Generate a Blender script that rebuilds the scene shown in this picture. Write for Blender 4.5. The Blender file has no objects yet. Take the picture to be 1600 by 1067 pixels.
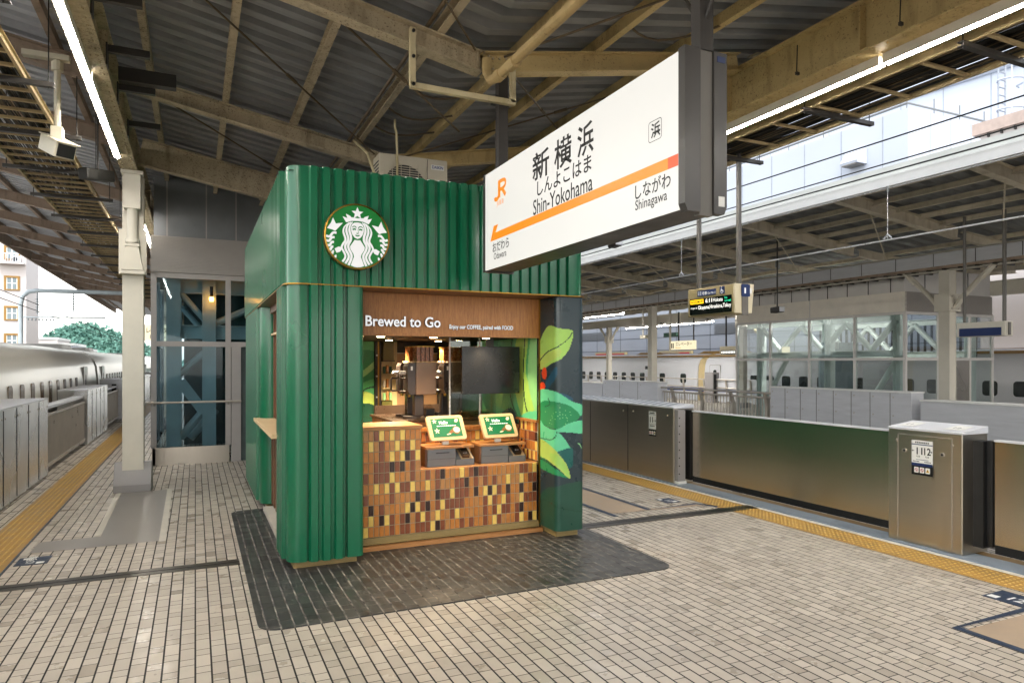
import bpy, bmesh, math, random
from mathutils import Vector, Matrix
R = math.radians
random.seed(7)
SC = bpy.context.scene
COL = SC.collection

# ------------------------------------------------------------------ camera
cam_d = bpy.data.cameras.new("camera"); cam = bpy.data.objects.new("camera", cam_d); COL.objects.link(cam)
cam_d.sensor_width = 36.0; cam_d.lens = 24.0; cam_d.shift_y = 32.5 / 1600.0
cam_d.clip_start = 0.05; cam_d.clip_end = 2000.0
cam.location = (0, 0, 2.0); cam.rotation_euler = (R(90), 0, R(-24.887))
SC.camera = cam
# ------------------------------------------------------------------ world + sun (overcast day)
w = bpy.data.worlds.new("World"); SC.world = w; w.use_nodes = True
nt = w.node_tree; nt.nodes.clear()
wo = nt.nodes.new("ShaderNodeOutputWorld"); bg = nt.nodes.new("ShaderNodeBackground")
sky = nt.nodes.new("ShaderNodeTexSky"); sky.sky_type = 'NISHITA'; sky.sun_disc = False
sky.sun_elevation = R(52); sky.sun_rotation = R(200); sky.air_density = 1.6; sky.dust_density = 1.2; sky.ozone_density = 1.0
hs = nt.nodes.new("ShaderNodeHueSaturation"); hs.inputs['Saturation'].default_value = 0.22
nt.links.new(sky.outputs[0], hs.inputs['Color']); nt.links.new(hs.outputs[0], bg.inputs[0])
nt.links.new(bg.outputs[0], wo.inputs[0]); bg.inputs[1].default_value = 0.15
sl = bpy.data.lights.new("sun", 'SUN'); sl.energy = 0.8; sl.angle = R(15); sl.color = (1, .97, .93)
so = bpy.data.objects.new("sun", sl); COL.objects.link(so); so.rotation_euler = (R(38), 0, R(-20))
SC.view_settings.view_transform = 'Standard'; SC.view_settings.look = 'None'
SC.view_settings.exposure = 1.75; SC.view_settings.gamma = 1.0
SC.cycles.max_bounces = 8; SC.cycles.diffuse_bounces = 4; SC.cycles.glossy_bounces = 4
SC.cycles.transparent_max_bounces = 12; SC.cycles.use_denoising = True
SC.cycles.sample_clamp_indirect = 3.0; SC.cycles.blur_glossy = .6

# ------------------------------------------------------------------ materials
def lin(h):
    h = h.lstrip('#'); o = []
    for i in (0, 2, 4):
        v = int(h[i:i+2], 16) / 255.0
        o.append(v / 12.92 if v <= .04045 else ((v + .055) / 1.055) ** 2.4)
    return tuple(o)

class N:
    """small node-tree helper"""
    def __init__(s, name):
        s.m = bpy.data.materials.new(name); s.m.use_nodes = True
        s.t = s.m.node_tree; s.b = s.t.nodes["Principled BSDF"]
        s.pos = None
    def n(s, ty, **kw):
        x = s.t.nodes.new(ty)
        for k, v in kw.items(): setattr(x, k, v)
        return x
    def set(s, sock, v):
        if hasattr(v, 'is_linked') or isinstance(v, bpy.types.NodeSocket): s.t.links.new(v, sock)
        elif isinstance(v, tuple) and len(v) == 3 and sock.type == 'RGBA': sock.default_value = (*v, 1)
        elif sock.type == 'RGBA' and not isinstance(v, tuple): sock.default_value = (v, v, v, 1)
        else: sock.default_value = v
    def P(s):
        if s.pos is None: s.pos = s.n("ShaderNodeNewGeometry").outputs['Position']
        return s.pos
    def ma(s, op, a, b=0.0, c=0.0):
        x = s.n("ShaderNodeMath", operation=op)
        for i, v in enumerate((a, b, c)): s.set(x.inputs[i], v)
        return x.outputs[0]
    def sep(s, v=None):
        x = s.n("ShaderNodeSeparateXYZ"); s.set(x.inputs[0], v or s.P()); return x.outputs
    def comb(s, a, b, c=0.0):
        x = s.n("ShaderNodeCombineXYZ")
        for i, v in enumerate((a, b, c)): s.set(x.inputs[i], v)
        return x.outputs[0]
    def noise(s, scale, vec=None, detail=4.0, rough=.6, stretch=None):
        x = s.n("ShaderNodeTexNoise"); v = vec or s.P()
        if stretch:
            mp = s.n("ShaderNodeMapping"); s.set(mp.inputs[0], v); mp.inputs['Scale'].default_value = stretch; v = mp.outputs[0]
        s.set(x.inputs['Vector'], v); x.inputs['Scale'].default_value = scale
        x.inputs['Detail'].default_value = detail; x.inputs['Roughness'].default_value = rough
        return x.outputs[0]
    def ramp(s, f, lo, hi, a=0.0, b=1.0):
        x = s.n("ShaderNodeMapRange"); s.set(x.inputs[0], f)
        for i, v in enumerate((lo, hi, a, b)): s.set(x.inputs[i+1], v)
        return x.outputs[0]
    def mix(s, f, a, b, mode='MIX'):
        x = s.n("ShaderNodeMix", data_type='RGBA', blend_type=mode)
        s.set(x.inputs[0], f); s.set(x.inputs[6], a); s.set(x.inputs[7], b); return x.outputs[2]
    def wn(s, v):
        x = s.n("ShaderNodeTexWhiteNoise", noise_dimensions='3D'); s.set(x.inputs[0], v); return x.outputs[0]
    def bump(s, h, st=.3, dist=.01):
        x = s.n("ShaderNodeBump"); x.inputs['Strength'].default_value = st; x.inputs['Distance'].default_value = dist
        s.set(x.inputs['Height'], h); s.t.links.new(x.outputs[0], s.b.inputs['Normal'])
    def col(s, v): s.set(s.b.inputs['Base Color'], v)
    def rough(s, v): s.set(s.b.inputs['Roughness'], v)
    def metal(s, v): s.set(s.b.inputs['Metallic'], v)

def scale_c(c, k): return tuple(min(1, x * k) for x in c)

MATS = {}
def pm(name, c, rough=.5, metal=0.0, var=.12, vs=3.0, bump=0.0, bs=60.0, coat=0.0, rvar=.12, stretch=None, spec=.5):
    if isinstance(c, str): c = lin(c)
    n = N(name)
    f = n.noise(vs, stretch=stretch)
    n.col(n.mix(n.ramp(f, .3, .7), scale_c(c, 1 - var), scale_c(c, 1 + var)))
    n.rough(n.ramp(f, .3, .7, max(.03, rough - rvar), min(1, rough + rvar))); n.metal(metal)
    n.b.inputs['Specular IOR Level'].default_value = spec
    if coat: n.b.inputs['Coat Weight'].default_value = coat; n.b.inputs['Coat Roughness'].default_value = .1
    if bump: n.bump(n.noise(bs, detail=3.0), bump, .004)
    MATS[name] = n.m; return n.m

def emat(name, c, st, base=None):
    if isinstance(c, str): c = lin(c)
    n = N(name); n.col(base or c); n.b.inputs['Emission Color'].default_value = (*c, 1); n.b.inputs['Emission Strength'].default_value = st
    n.rough(.35); MATS[name] = n.m; return n.m

def rusty(name, c, rustc='#3a2413', amount=.5, dirt='#4a3a22'):
    if isinstance(c, str): c = lin(c)
    n = N(name)
    big = n.noise(1.3, detail=5.0); fine = n.noise(42.0, detail=6.0, rough=.75)
    base = n.mix(n.ramp(big, .35, .7), c, scale_c(c, .78))
    base = n.mix(n.ramp(n.noise(6.0, stretch=(1, 1, .25)), .5, .75, 0, .55), base, lin(dirt))
    spots = n.ma('MULTIPLY', n.ramp(fine, .62 - amount * .1, .68 - amount * .08), n.ramp(big, .62 - amount * .4, .78 - amount * .3, .15, 1))
    n.col(n.mix(spots, base, lin(rustc))); n.rough(n.ramp(fine, .3, .7, .5, .8))
    n.bump(fine, .35, .004); MATS[name] = n.m; return n.m

def steel(name, c, rough=.28, stretch=(1, 1, 90), var=.16, metal=1.0, sc=2.0, big=.05, aniso=0.0):
    if isinstance(c, str): c = lin(c)
    n = N(name)
    f = n.noise(sc, stretch=stretch, detail=2.0); g = n.noise(.8, detail=1.0)
    n.col(n.mix(n.ramp(n.ma('ADD', n.ma('MULTIPLY', f, .5), n.ma('MULTIPLY', g, .5)), .35, .65), scale_c(c, 1 - var), scale_c(c, 1 + var)))
    n.rough(n.ramp(g, .3, .7, rough - .02, rough + big)); n.metal(metal)
    if aniso: n.b.inputs['Anisotropic'].default_value = aniso; n.set(n.b.inputs['Tangent'], n.comb(0.0, 0.0, 1.0))
    MATS[name] = n.m; return n.m

def wood(name, a, b, sc=9.0, stretch=(6, 6, .5), rough=.4):
    n = N(name); f = n.noise(sc, stretch=stretch, detail=6.0); g = n.noise(sc * 4, stretch=stretch, detail=3.0)
    n.col(n.mix(n.ramp(n.ma('ADD', n.ma('MULTIPLY', f, .65), n.ma('MULTIPLY', g, .35)), .36, .64), lin(a), lin(b))); n.rough(rough)
    n.bump(g, .08, .002); MATS[name] = n.m; return n.m

def glass(name, tint, refl=.10, rough=.02):
    n = N(name); t = n.t
    t.nodes.remove(n.b); out = t.nodes["Material Output"]
    tr = n.n("ShaderNodeBsdfTransparent"); tr.inputs[0].default_value = (*lin(tint), 1)
    gl = n.n("ShaderNodeBsdfGlossy"); gl.inputs['Roughness'].default_value = rough; gl.inputs[0].default_value = (.9, .95, .95, 1)
    fr = n.n("ShaderNodeFresnel"); fr.inputs[0].default_value = 1.5
    f = n.ma('MINIMUM', n.ma('ADD', n.ma('MULTIPLY', fr.outputs[0], .8), refl), .2)
    mx = n.n("ShaderNodeMixShader"); t.links.new(f, mx.inputs[0]); t.links.new(tr.outputs[0], mx.inputs[1]); t.links.new(gl.outputs[0], mx.inputs[2])
    t.links.new(mx.outputs[0], out.inputs[0]); MATS[name] = n.m; return n.m

def floor_tiles(name, light, dark, joint, rough, spread=.5, crack=False):
    """rows of long and short tiles running along the platform"""
    n = N(name); x, y, z = n.sep()
    px, py = .0975, .292
    u = n.ma('DIVIDE', x, px); row = n.ma('FLOOR', u); fx = n.ma('FRACT', u)
    jit = n.ma('MULTIPLY', n.wn(n.comb(row, 3.7)), .16)
    v = n.ma('ADD', n.ma('DIVIDE', y, py), n.ma('ADD', n.ma('MULTIPLY', n.ma('FLOORED_MODULO', row, 2.0), .5), jit))
    cell = n.ma('FLOOR', v); fy = n.ma('FRACT', v)
    short = n.ma('GREATER_THAN', fy, .655)
    rnd = n.wn(n.comb(row, cell, short)); rnd2 = n.wn(n.comb(cell, row, n.ma('ADD', short, 5.0)))
    jx = n.ma('LESS_THAN', n.ma('MINIMUM', fx, n.ma('SUBTRACT', 1.0, fx)), .06)
    jy = n.ma('LESS_THAN', n.ma('MINIMUM', n.ma('MINIMUM', fy, n.ma('SUBTRACT', 1.0, fy)), n.ma('ABSOLUTE', n.ma('SUBTRACT', fy, .655))), .011)
    j = n.ma('MAXIMUM', jx, jy)
    big = n.noise(.45, detail=3.0); mid = n.noise(7.0, detail=5.0); fine = n.noise(160.0, detail=2.0)
    t = n.ma('ADD', n.ma('MULTIPLY', rnd, spread), n.ma('MULTIPLY', big, 1 - spread))
    c = n.mix(n.ramp(t, .2, .8), lin(dark), lin(light))
    c = n.mix(n.ramp(fine, .62, .72, 0, .45), c, scale_c(lin(dark), .55))
    c = n.mix(n.ramp(mid, .55, .8, 0, .35), c, scale_c(lin(dark), .7))
    lane = n.noise(.5, detail=3.0, stretch=(1.0, .22, 1)); gum = n.noise(11.0, detail=1.0); blot = n.noise(1.7, detail=6.0, rough=.65)
    c = n.mix(n.ramp(lane, .45, .72, 0, .30), c, scale_c(lin(dark), .82)); c = n.mix(n.ramp(blot, .56, .70, 0, .2), c, scale_c(lin(dark), .62)); c = n.mix(n.ramp(gum, .735, .75, 0, .5), c, scale_c(lin(dark), .35))
    jc = n.mix(n.ramp(mid, .4, .6), lin(joint), scale_c(lin(joint), .65)) if not crack else n.mix(n.ramp(mid, .35, .62), lin(joint), lin(dark))
    n.col(n.mix(j, c, jc))
    n.rough(n.mix(j, n.ramp(n.ma('ADD', n.ma('MULTIPLY', n.ma('ADD', n.ma('MULTIPLY', blot, .5), n.ma('MULTIPLY', mid, .5)), .55), n.ma('MULTIPLY', rnd2, .45)), .2, .8, rough - .14, rough + .2), .85))
    h = n.ma('SUBTRACT', n.ma('ADD', n.ma('MULTIPLY', rnd2, .12), n.ma('MULTIPLY', fine, .04)), n.ma('MULTIPLY', j, .6 if not crack else .2))
    n.bump(h, .5, .004); MATS[name] = n.m; return n.m

M = MATS
floor_tiles('platform_tile', '#c6bcae', '#aea497', '#1d1916', .34)
floor_tiles('mat_tile', '#393a39', '#2b2a2a', '#958f86', .40, crack=True)
floor_tiles('far_tile', '#b8b2a4', '#8d867a', '#2b2622', .45)
pm('tactile_yellow', '#a67f3a', .5, var=.25, vs=4, bump=.1)
pm('dome_yellow', '#c8a863', .45, var=.2, vs=9)
pm('concrete', '#8f8c86', .8, var=.2, vs=2, bump=.3)
pm('ballast', '#5d5751', .95, var=.5, vs=14, bump=.6, bs=30)
pm('plain_floor', '#a08c76', .6, var=.12, vs=5, bump=.1, bs=160)
pm('plate_grey', '#8b8680', .34, var=.05, vs=1.2, rvar=.03)
pm('floor_blue', '#1b2c44', .5, var=.3, vs=20)
pm('light_strip', '#c6bfb2', .5)
pm('white_strip', '#d8d5ce', .45, var=.15, vs=8)
pm('sill_blue', '#7f8b98', .4, var=.15, vs=5)
steel('joint_steel', '#6e6963', .3, (40, 1, 1))
rusty('girder_paint', '#c0b190', amount=.8)
rusty('girder_warm_lit', '#c9b27c', amount=.5, dirt='#7a5f34')  # right-hand steel painted yellower to carry the warm lamplight on it
rusty('rafter_paint', '#bfb194', amount=.65)
rusty('brown_beam', '#a08d7c', amount=.3)
pm('cream_paint', '#cfc7b4', .5, var=.07, vs=2.5, bump=.12, bs=90)
pm('cream_light', '#cdc8bb', .5, var=.06, vs=2.5)
rusty('cream_worn', '#cdc09a', amount=.15, dirt='#8d7a4a')
pm('roof_sheet', '#868888', .55, var=.25, vs=1.5, stretch=(1, 6, 1), metal=.0)
pm('roof_sheet_lit', '#babdc2', .55, var=.2, vs=1.5)  # paler copy for the outer left sheets, daylight put into the colour
pm('black_metal', '#1a1a1b', .4, var=.2)
pm('dark_steel', '#33302d', .5, var=.25, vs=6)
pm('sign_frame', '#3c3937', .4, var=.06, vs=2)
pm('post_dark', '#565350', .45, var=.1); pm('post_grey', '#6a6762', .45, var=.1)
pm('cable_dark', '#14130f', .6, var=.4, vs=8)
pm('cable_brown', '#5a4c36', .6, var=.4, vs=8)
rusty('far_beam', '#e3d9c4', amount=.1, dirt='#a5967a')
rusty('pipe_tan', '#c4ab78', amount=.2, dirt='#8d7a4a')
rusty('tray_ochre', '#b8a47a', amount=.4, dirt='#5c4a2a')
n_ = pm('kiosk_green', '#0d6544', .28, var=.02, vs=.8, coat=.3, rvar=.008)
pm('brass', '#a07a35', .35, metal=1.0, var=.1)
wood('header_wood', '#9c6434', '#bd8246', 7.0, (8, 8, .6))
wood('counter_wood', '#a8703c', '#c48c56', 6.0, (.6, 8, 8))
wood('slat_wood', '#5b3c28', '#7c553a', 8.0, (8, 8, .5))
wood('pale_wood', '#d2b284', '#e4c79c', 6.0, (.6, 8, 8), .45)
wood('plinth_wood', '#8b7648', '#a08a58', 6.0, (1, 1, 8), .5)
for nm, c in dict(tile_orange='#c67e38', tile_brown='#87492c', tile_yellow='#ffd06a', tile_dark='#351b12', tile_tan='#bf8347').items():
    pm(nm, c, .16, var=.14, vs=14, coat=.4, rvar=.05)
pm('grout', '#a8977c', .8)
pm('mural_navy', '#20343c', .33, var=.015, coat=.2)
for nm, c in dict(mural_lime='#a3cf62', mural_yellow='#b2cc62', mural_mid='#4fb070', mural_mint='#63cb98', mural_green='#1f8a55', mural_teal='#0f5c58',
                  mural_dark='#123f2c', mural_red='#e0491f', mural_forest='#1c4a3a', mural_pale='#8fd08a', mural_blue='#1b4d66').items():
    pm(nm, c, .38, var=.08, vs=6)
emat('logo_green', '#006a28', .10); emat('logo_white', '#ffffff', .17, base=(.4, .4, .4))
emat('letter_white', '#ffffff', .19, base=(.4, .4, .4)); pm('letter_side', '#15100c', .6)
emat('sign_white', '#fffcf4', .20, base=(.27, .27, .265)); pm('sign_black', '#0f0e0d', .5); emat('sign_orange', '#f7941e', .22, base=scale_c(lin('#f28a1c'), .5)); emat('sign_red_orange', '#f0582a', .22, base=scale_c(lin('#f0582a'), .5))
emat('lamp_tube', '#fff8ee', 36.0); emat('lamp_tube_far', '#fffaf4', 42.0); emat('down_light', '#ffd9a0', 22.0); emat('bulb_orange', '#ff9838', 18.0)
emat('led_white', '#f4f4ee', .34); emat('led_amber', '#ffc21f', .34); emat('led_teal', '#27c48f', .34); pm('screen_black', '#0b0b0c', .25, var=.05)
pm('plate_navy', '#1c2f5e', .4, var=.05); pm('sticker_white', '#e6e6e2', .4, var=.04); pm('pict_red', '#b02a1e', .4); pm('pict_yellow', '#e0b020', .4)
pm('khaki_frame', '#a59670', .45, var=.06); pm('khaki_light', '#d2c8ac', .45, var=.06)
steel('cabinet_steel', '#bfbfbe', .27, (.4, .4, 10), .03, big=.03, aniso=.8)
steel('cabinet_bronze', '#c6bfb2', .30, (.4, .4, 10), .03, big=.02, aniso=.8)
steel('panel_steel', '#c9bfae', .22, (.3, .3, 6), .02, big=.01, aniso=.85)
steel('base_steel', '#bdb7ae', .27, (6, 1, 1), .04, aniso=.7)
pm('grey_alu', '#c4c6cb', .45, metal=.2, var=.08, vs=2, stretch=(1, 1, 8))
pm('pale_alu', '#d6d8de', .4, metal=.1, var=.06, vs=1, stretch=(1, 1, 6))
pm('slot_black', '#0c0c0d', .5)
pm('train_white', '#d3d0c7', .34, var=.02, vs=.7, rvar=.02, coat=.25); pm('train_pale', '#d6d8dd', .4, var=.02, vs=.7, rvar=.03); pm('train_grey', '#8c8a84', .4); pm('train_blue', '#22408c', .35); pm('train_roof', '#b9b2a4', .4, var=.1)
pm('window_dark', '#1d2724', .12, var=.2); pm('window_gold_reflect', '#57432a', .15, var=.35, vs=2)  # gold panes have the left train's window reflection painted into their colour
pm('tarnish_gold', '#8a6c3a', .45, var=.2)
pm('facade_white', '#b4bac6', .6, var=.03, vs=.3); pm('facade_white_side', '#bcc2cc', .6, var=.03, vs=.3); pm('facade_line', '#989ea8', .6)
pm('coping_pink', '#b3a096', .6); pm('facade_pink', '#c4bcb8', .7, var=.04, vs=.4); pm('frame_brown', '#8f6a2a', .5, var=.15); pm('pane_grey', '#6d7b80', .15, var=.2)
pm('fascia_white', '#e2e2e0', .5, var=.04); pm('fascia_grey', '#c2c4bf', .55, var=.08, vs=1.5)
pm('wall_grey', '#8d929b', .55, var=.05, vs=.4); pm('wall_line', '#4a4e55', .6); pm('ad_red', '#a5383c', .4, var=.2, vs=2)
pm('ribbed_grey', '#a29d98', .5, var=.06); pm('ribbed_lit', '#f6f0e6', .5, var=.06); pm('panel_dark', '#74777a', .5, var=.1)
pm('frame_alu', '#dedbd8', .4, metal=.1, var=.05)
pm('frame_dark', '#a5a09d', .4, metal=.1, var=.05); pm('teal_steel', '#b8c9c8', .5, var=.08); pm('teal_pale', '#dbe6e2', .5, var=.08)
pm('shaft_inside', '#4c5a5a', .6, var=.2)
pm('base_box', '#8f8c8c', .5, var=.06); pm('camera_white', '#c9c2ae', .45); pm('rail_panel', '#8f9aa2', .3, var=.06); pm('rail_steel', '#b3aca2', .38, metal=.4, var=.1)
pm('wire_silver', '#c9ccd2', .3, metal=.3); pm('insulator', '#8d9496', .4); pm('mast_grey', '#a9b4ba', .45)
pm('ac_cream', '#c9c2b0', .5, var=.04); pm('fan_dark', '#26282a', .5)
pm('machine_brown', '#77604e', .35, metal=.3, var=.03); pm('machine_dark', '#3a3230', .35, var=.1); pm('hopper_wood', '#7a4a28', .3, var=.4, vs=40)
pm('interior_bronze', '#b08a66', .35, metal=.2, var=.06); pm('dark_top', '#3a2c22', .3, var=.2, vs=6); pm('interior_dark', '#2a221b', .6); pm('cabinet_olive', '#5c5a28', .4); pm('shelf_cream', '#cdb98a', .5)
pm('pos_grey', '#6f7173', .5, var=.05); pm('reader_black', '#161616', .3); pm('reader_brown', '#4a3a2c', .3)
emat('screen_green', '#0f6b40', .07); emat('screen_cream', '#f0e2c4', .07); emat('screen_brown', '#8a5a34', .07)
emat('sign_cream_lit', '#ffefc6', .28, base=(.4, .38, .3))
glass('clear_glass', '#e9eded', -.01); glass('shaft_glass', '#d3e1e7', -.015); glass('partition_glass', '#eef4f0', .02)
n = N('hazy_hill_leaf'); f = n.noise(.35, detail=5.0); n.col(n.mix(n.ramp(f, .35, .65), lin('#3a665c'), lin('#6a9484'))); n.rough(.8); M['hazy_hill_leaf'] = n.m  # distance haze is mixed into the leaf colours
def flat(name): return M[name]

# ------------------------------------------------------------------ object helpers
ORG = {}
def tagp(o, label=None, cat=None, group=None, kind=None):
    if label: o['label'] = label
    if cat: o['category'] = cat
    if group: o['group'] = group
    if kind: o['kind'] = kind
    return o
def thing(name, label, cat, loc, group=None):
    o = bpy.data.objects.new(name, None); COL.objects.link(o); o.empty_display_size = .2
    o.location = loc; ORG[o.name] = Vector(loc); return tagp(o, label, cat, group)
def copy_tree(o, parent=None):
    c = o.copy(); COL.objects.link(c); c.parent = parent
    for ch in o.children: copy_tree(ch, c)
    return c

class Fr:
    """a flat frame: origin, right, up, outward normal"""
    def __init__(s, o, r, u):
        s.o = Vector(o); s.r = Vector(r).normalized(); s.u = Vector(u).normalized(); s.n = s.r.cross(s.u)
    def p(s, x, y, d=0.0): return s.o + s.r * x + s.u * y + s.n * d

class MB:
    def __init__(s): s.v = []; s.f = []; s.m = []; s.mats = []
    def mi(s, m):
        if m not in s.mats: s.mats.append(m)
        return s.mats.index(m)
    def face(s, pts, m):
        i = len(s.v); s.v.extend(Vector(p) for p in pts); s.f.append(tuple(range(i, i + len(pts)))); s.m.append(s.mi(m))
    def raw(s, vs, fs, m):
        i = len(s.v); s.v.extend(Vector(p) for p in vs); k = s.mi(m)
        for f in fs: s.f.append(tuple(i + a for a in f)); s.m.append(k)
    def box(s, x0, x1, y0, y1, z0, z1, m):
        vs = [(x, y, z) for z in (z0, z1) for y in (y0, y1) for x in (x0, x1)]
        s.raw(vs, [(0, 2, 3, 1), (4, 5, 7, 6), (0, 1, 5, 4), (2, 6, 7, 3), (0, 4, 6, 2), (1, 3, 7, 5)], m); return s
    def bar(s, a, b, wd, hg, m, up=(0, 0, 1)):
        """box beam between two points"""
        a = Vector(a); b = Vector(b); d = (b - a).normalized(); u = Vector(up)
        if abs(d.dot(u)) > .99: u = Vector((0, 1, 0))
        r = d.cross(u).normalized(); u = r.cross(d)
        vs = [p + r * (sx * wd / 2) + u * (sz * hg / 2) for p in (a, b) for sz in (-1, 1) for sx in (-1, 1)]
        s.raw(vs, [(0, 2, 3, 1), (4, 5, 7, 6), (0, 1, 5, 4), (2, 6, 7, 3), (0, 4, 6, 2), (1, 3, 7, 5)], m); return s
    def ibeam(s, a, b, wd, hg, m, tf=.014, tw=.01, up=(0, 0, 1)):
        a = Vector(a); b = Vector(b); u = Vector(up); d = (b - a).normalized()
        if abs(d.dot(u)) > .99: u = Vector((0, 1, 0))
        r = d.cross(u).normalized(); u = r.cross(d)
        e = hg / 2 - tf / 2
        s.bar(a + u * e, b + u * e, wd, tf, m, u); s.bar(a - u * e, b - u * e, wd, tf, m, u)
        s.bar(a, b, tw, hg - 2 * tf, m, u); return s
    def channel(s, a, b, wd, hg, m, t=.008, side=1):
        a = Vector(a); b = Vector(b); u = Vector((0, 0, 1)); d = (b - a).normalized(); r = d.cross(u).normalized(); u = r.cross(d)
        s.bar(a + r * (side * (wd / 2 - t / 2)), b + r * (side * (wd / 2 - t / 2)), t, hg, m, u)
        for k in (-1, 1): s.bar(a + u * (k * (hg / 2 - t / 2)) - r * (side * t / 2), b + u * (k * (hg / 2 - t / 2)) - r * (side * t / 2), wd - t, t, m, u)
        return s
    def tube(s, path, r, m, seg=8, cap=True):
        path = [Vector(p) for p in path]; k = len(path); rings = []; prev = None
        for i, p in enumerate(path):
            d = (path[min(i + 1, k - 1)] - path[max(i - 1, 0)]).normalized()
            ref = prev if prev is not None else (Vector((0, 0, 1)) if abs(d.z) < .9 else Vector((1, 0, 0)))
            x = d.cross(ref); x = x.normalized() if x.length > 1e-6 else Vector((1, 0, 0)); y = x.cross(d); prev = y
            rr = r[i] if isinstance(r, (list, tuple)) else r
            rings.append([p + (x * math.cos(2 * math.pi * j / seg) + y * math.sin(2 * math.pi * j / seg)) * rr for j in range(seg)])
        vs = [v for q in rings for v in q]; fs = []
        for i in range(k - 1):
            for j in range(seg):
                j2 = (j + 1) % seg; fs.append((i * seg + j, (i + 1) * seg + j, (i + 1) * seg + j2, i * seg + j2))
        if cap: fs.append(tuple(range(seg))); fs.append(tuple((k - 1) * seg + j for j in reversed(range(seg))))
        s.raw(vs, fs, m); return s
    def prism(s, fr, pts, d0, d1, m, mside=None):
        """polygon in a frame, extruded along its normal from d0 to d1"""
        k = len(pts); ar = sum(pts[i][0] * pts[(i + 1) % k][1] - pts[(i + 1) % k][0] * pts[i][1] for i in range(k))
        if ar < 0: pts = pts[::-1]
        s.face([fr.p(x, y, d1) for x, y in pts], m)
        if abs(d1 - d0) > 1e-6:
            s.face([fr.p(x, y, d0) for x, y in pts[::-1]], mside or m)
            for i in range(k):
                a, b = pts[i], pts[(i + 1) % k]
                s.face([fr.p(*a, d0), fr.p(*b, d0), fr.p(*b, d1), fr.p(*a, d1)], mside or m)
        return s
    def rect(s, fr, x0, y0, x1, y1, d0, d1, m): return s.prism(fr, [(x0, y0), (x1, y0), (x1, y1), (x0, y1)], d0, d1, m)
    def ribbon(s, fr, pts, wd, d, m):
        wf = wd if callable(wd) else (lambda t: wd)
        k = len(pts); L = []; Rr = []
        for i in range(k):
            a = Vector(pts[max(i - 1, 0)]); b = Vector(pts[min(i + 1, k - 1)]); t = (b - a).normalized(); nn = Vector((-t.y, t.x)); h = wf(i / (k - 1)) / 2
            L.append(Vector(pts[i]) + nn * h); Rr.append(Vector(pts[i]) - nn * h)
        for i in range(k - 1):
            s.face([fr.p(*L[i], d), fr.p(*Rr[i], d), fr.p(*Rr[i + 1], d), fr.p(*L[i + 1], d)], m)
        return s
    def text(s, fr, body, size, x, y, m, d0=0.0, d1=.002, bold=0.0, align='LEFT', sx=1.0, mside=None, fit=None):
        cu = bpy.data.curves.new("tmp_text", 'FONT'); cu.body = body; cu.size = size; cu.align_x = align; cu.resolution_u = 3
        cu.offset = bold * size; cu.fill_mode = 'BOTH'
        ob = bpy.data.objects.new("tmp_text", cu); COL.objects.link(ob)
        bpy.context.view_layer.update()
        me = bpy.data.meshes.new_from_object(ob)
        if len(me.vertices):
            xs = [v.co.x for v in me.vertices]; wid = max(xs) - min(xs)
            kx = sx if not fit else fit / max(wid, 1e-6)
            P2 = [(v.co.x * kx + x, v.co.y + y) for v in me.vertices]
            base = len(s.v); k = s.mi(m); ks = s.mi(mside or m)
            s.v.extend(fr.p(a, b, d1) for a, b in P2)
            for p in me.polygons:
                vs = tuple(base + i for i in p.vertices)
                s.f.append(vs if p.normal.z > 0 else vs[::-1]); s.m.append(k)
            if d1 - d0 > .004:
                cnt = {}
                for p in me.polygons:
                    vv = list(p.vertices) if p.normal.z > 0 else list(p.vertices)[::-1]
                    for i in range(len(vv)):
                        e = (vv[i], vv[(i + 1) % len(vv)]); cnt[e] = 1
                b2 = len(s.v); s.v.extend(fr.p(a, b, d0) for a, b in P2)
                for (a, b) in cnt:
                    if (b, a) not in cnt:
                        s.f.append((b2 + a, b2 + b, base + b, base + a)); s.m.append(ks)
        bpy.data.objects.remove(ob); bpy.data.curves.remove(cu); bpy.data.meshes.remove(me); return s
    def build(s, name, parent=None, origin=None, smooth=30, bevel=0.0, loc_mode=None):
        me = bpy.data.meshes.new(name)
        if parent is not None: off = ORG.get(parent.name, Vector((0, 0, 0)))
        else: off = Vector(origin) if origin is not None else Vector((0, 0, 0))
        me.from_pydata([v - off for v in s.v], [], s.f)
        for m in s.mats: me.materials.append(M[m])
        me.polygons.foreach_set("material_index", s.m)
        if smooth:
            bm = bmesh.new(); bm.from_mesh(me); bmesh.ops.remove_doubles(bm, verts=bm.verts, dist=1e-5); bm.to_mesh(me); bm.free()
            me.polygons.foreach_set("use_smooth", [True] * len(me.polygons)); me.set_sharp_from_angle(angle=R(smooth))
        me.update()
        o = bpy.data.objects.new(name, me); COL.objects.link(o)
        if parent is not None:
            o.parent = parent; ORG[o.name] = off
        else:
            o.location = off; ORG[o.name] = off
        if bevel:
            b = o.modifiers.new("bevel", 'BEVEL'); b.width = bevel; b.segments = 2; b.limit_method = 'ANGLE'; b.angle_limit = R(40)
        return o

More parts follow.
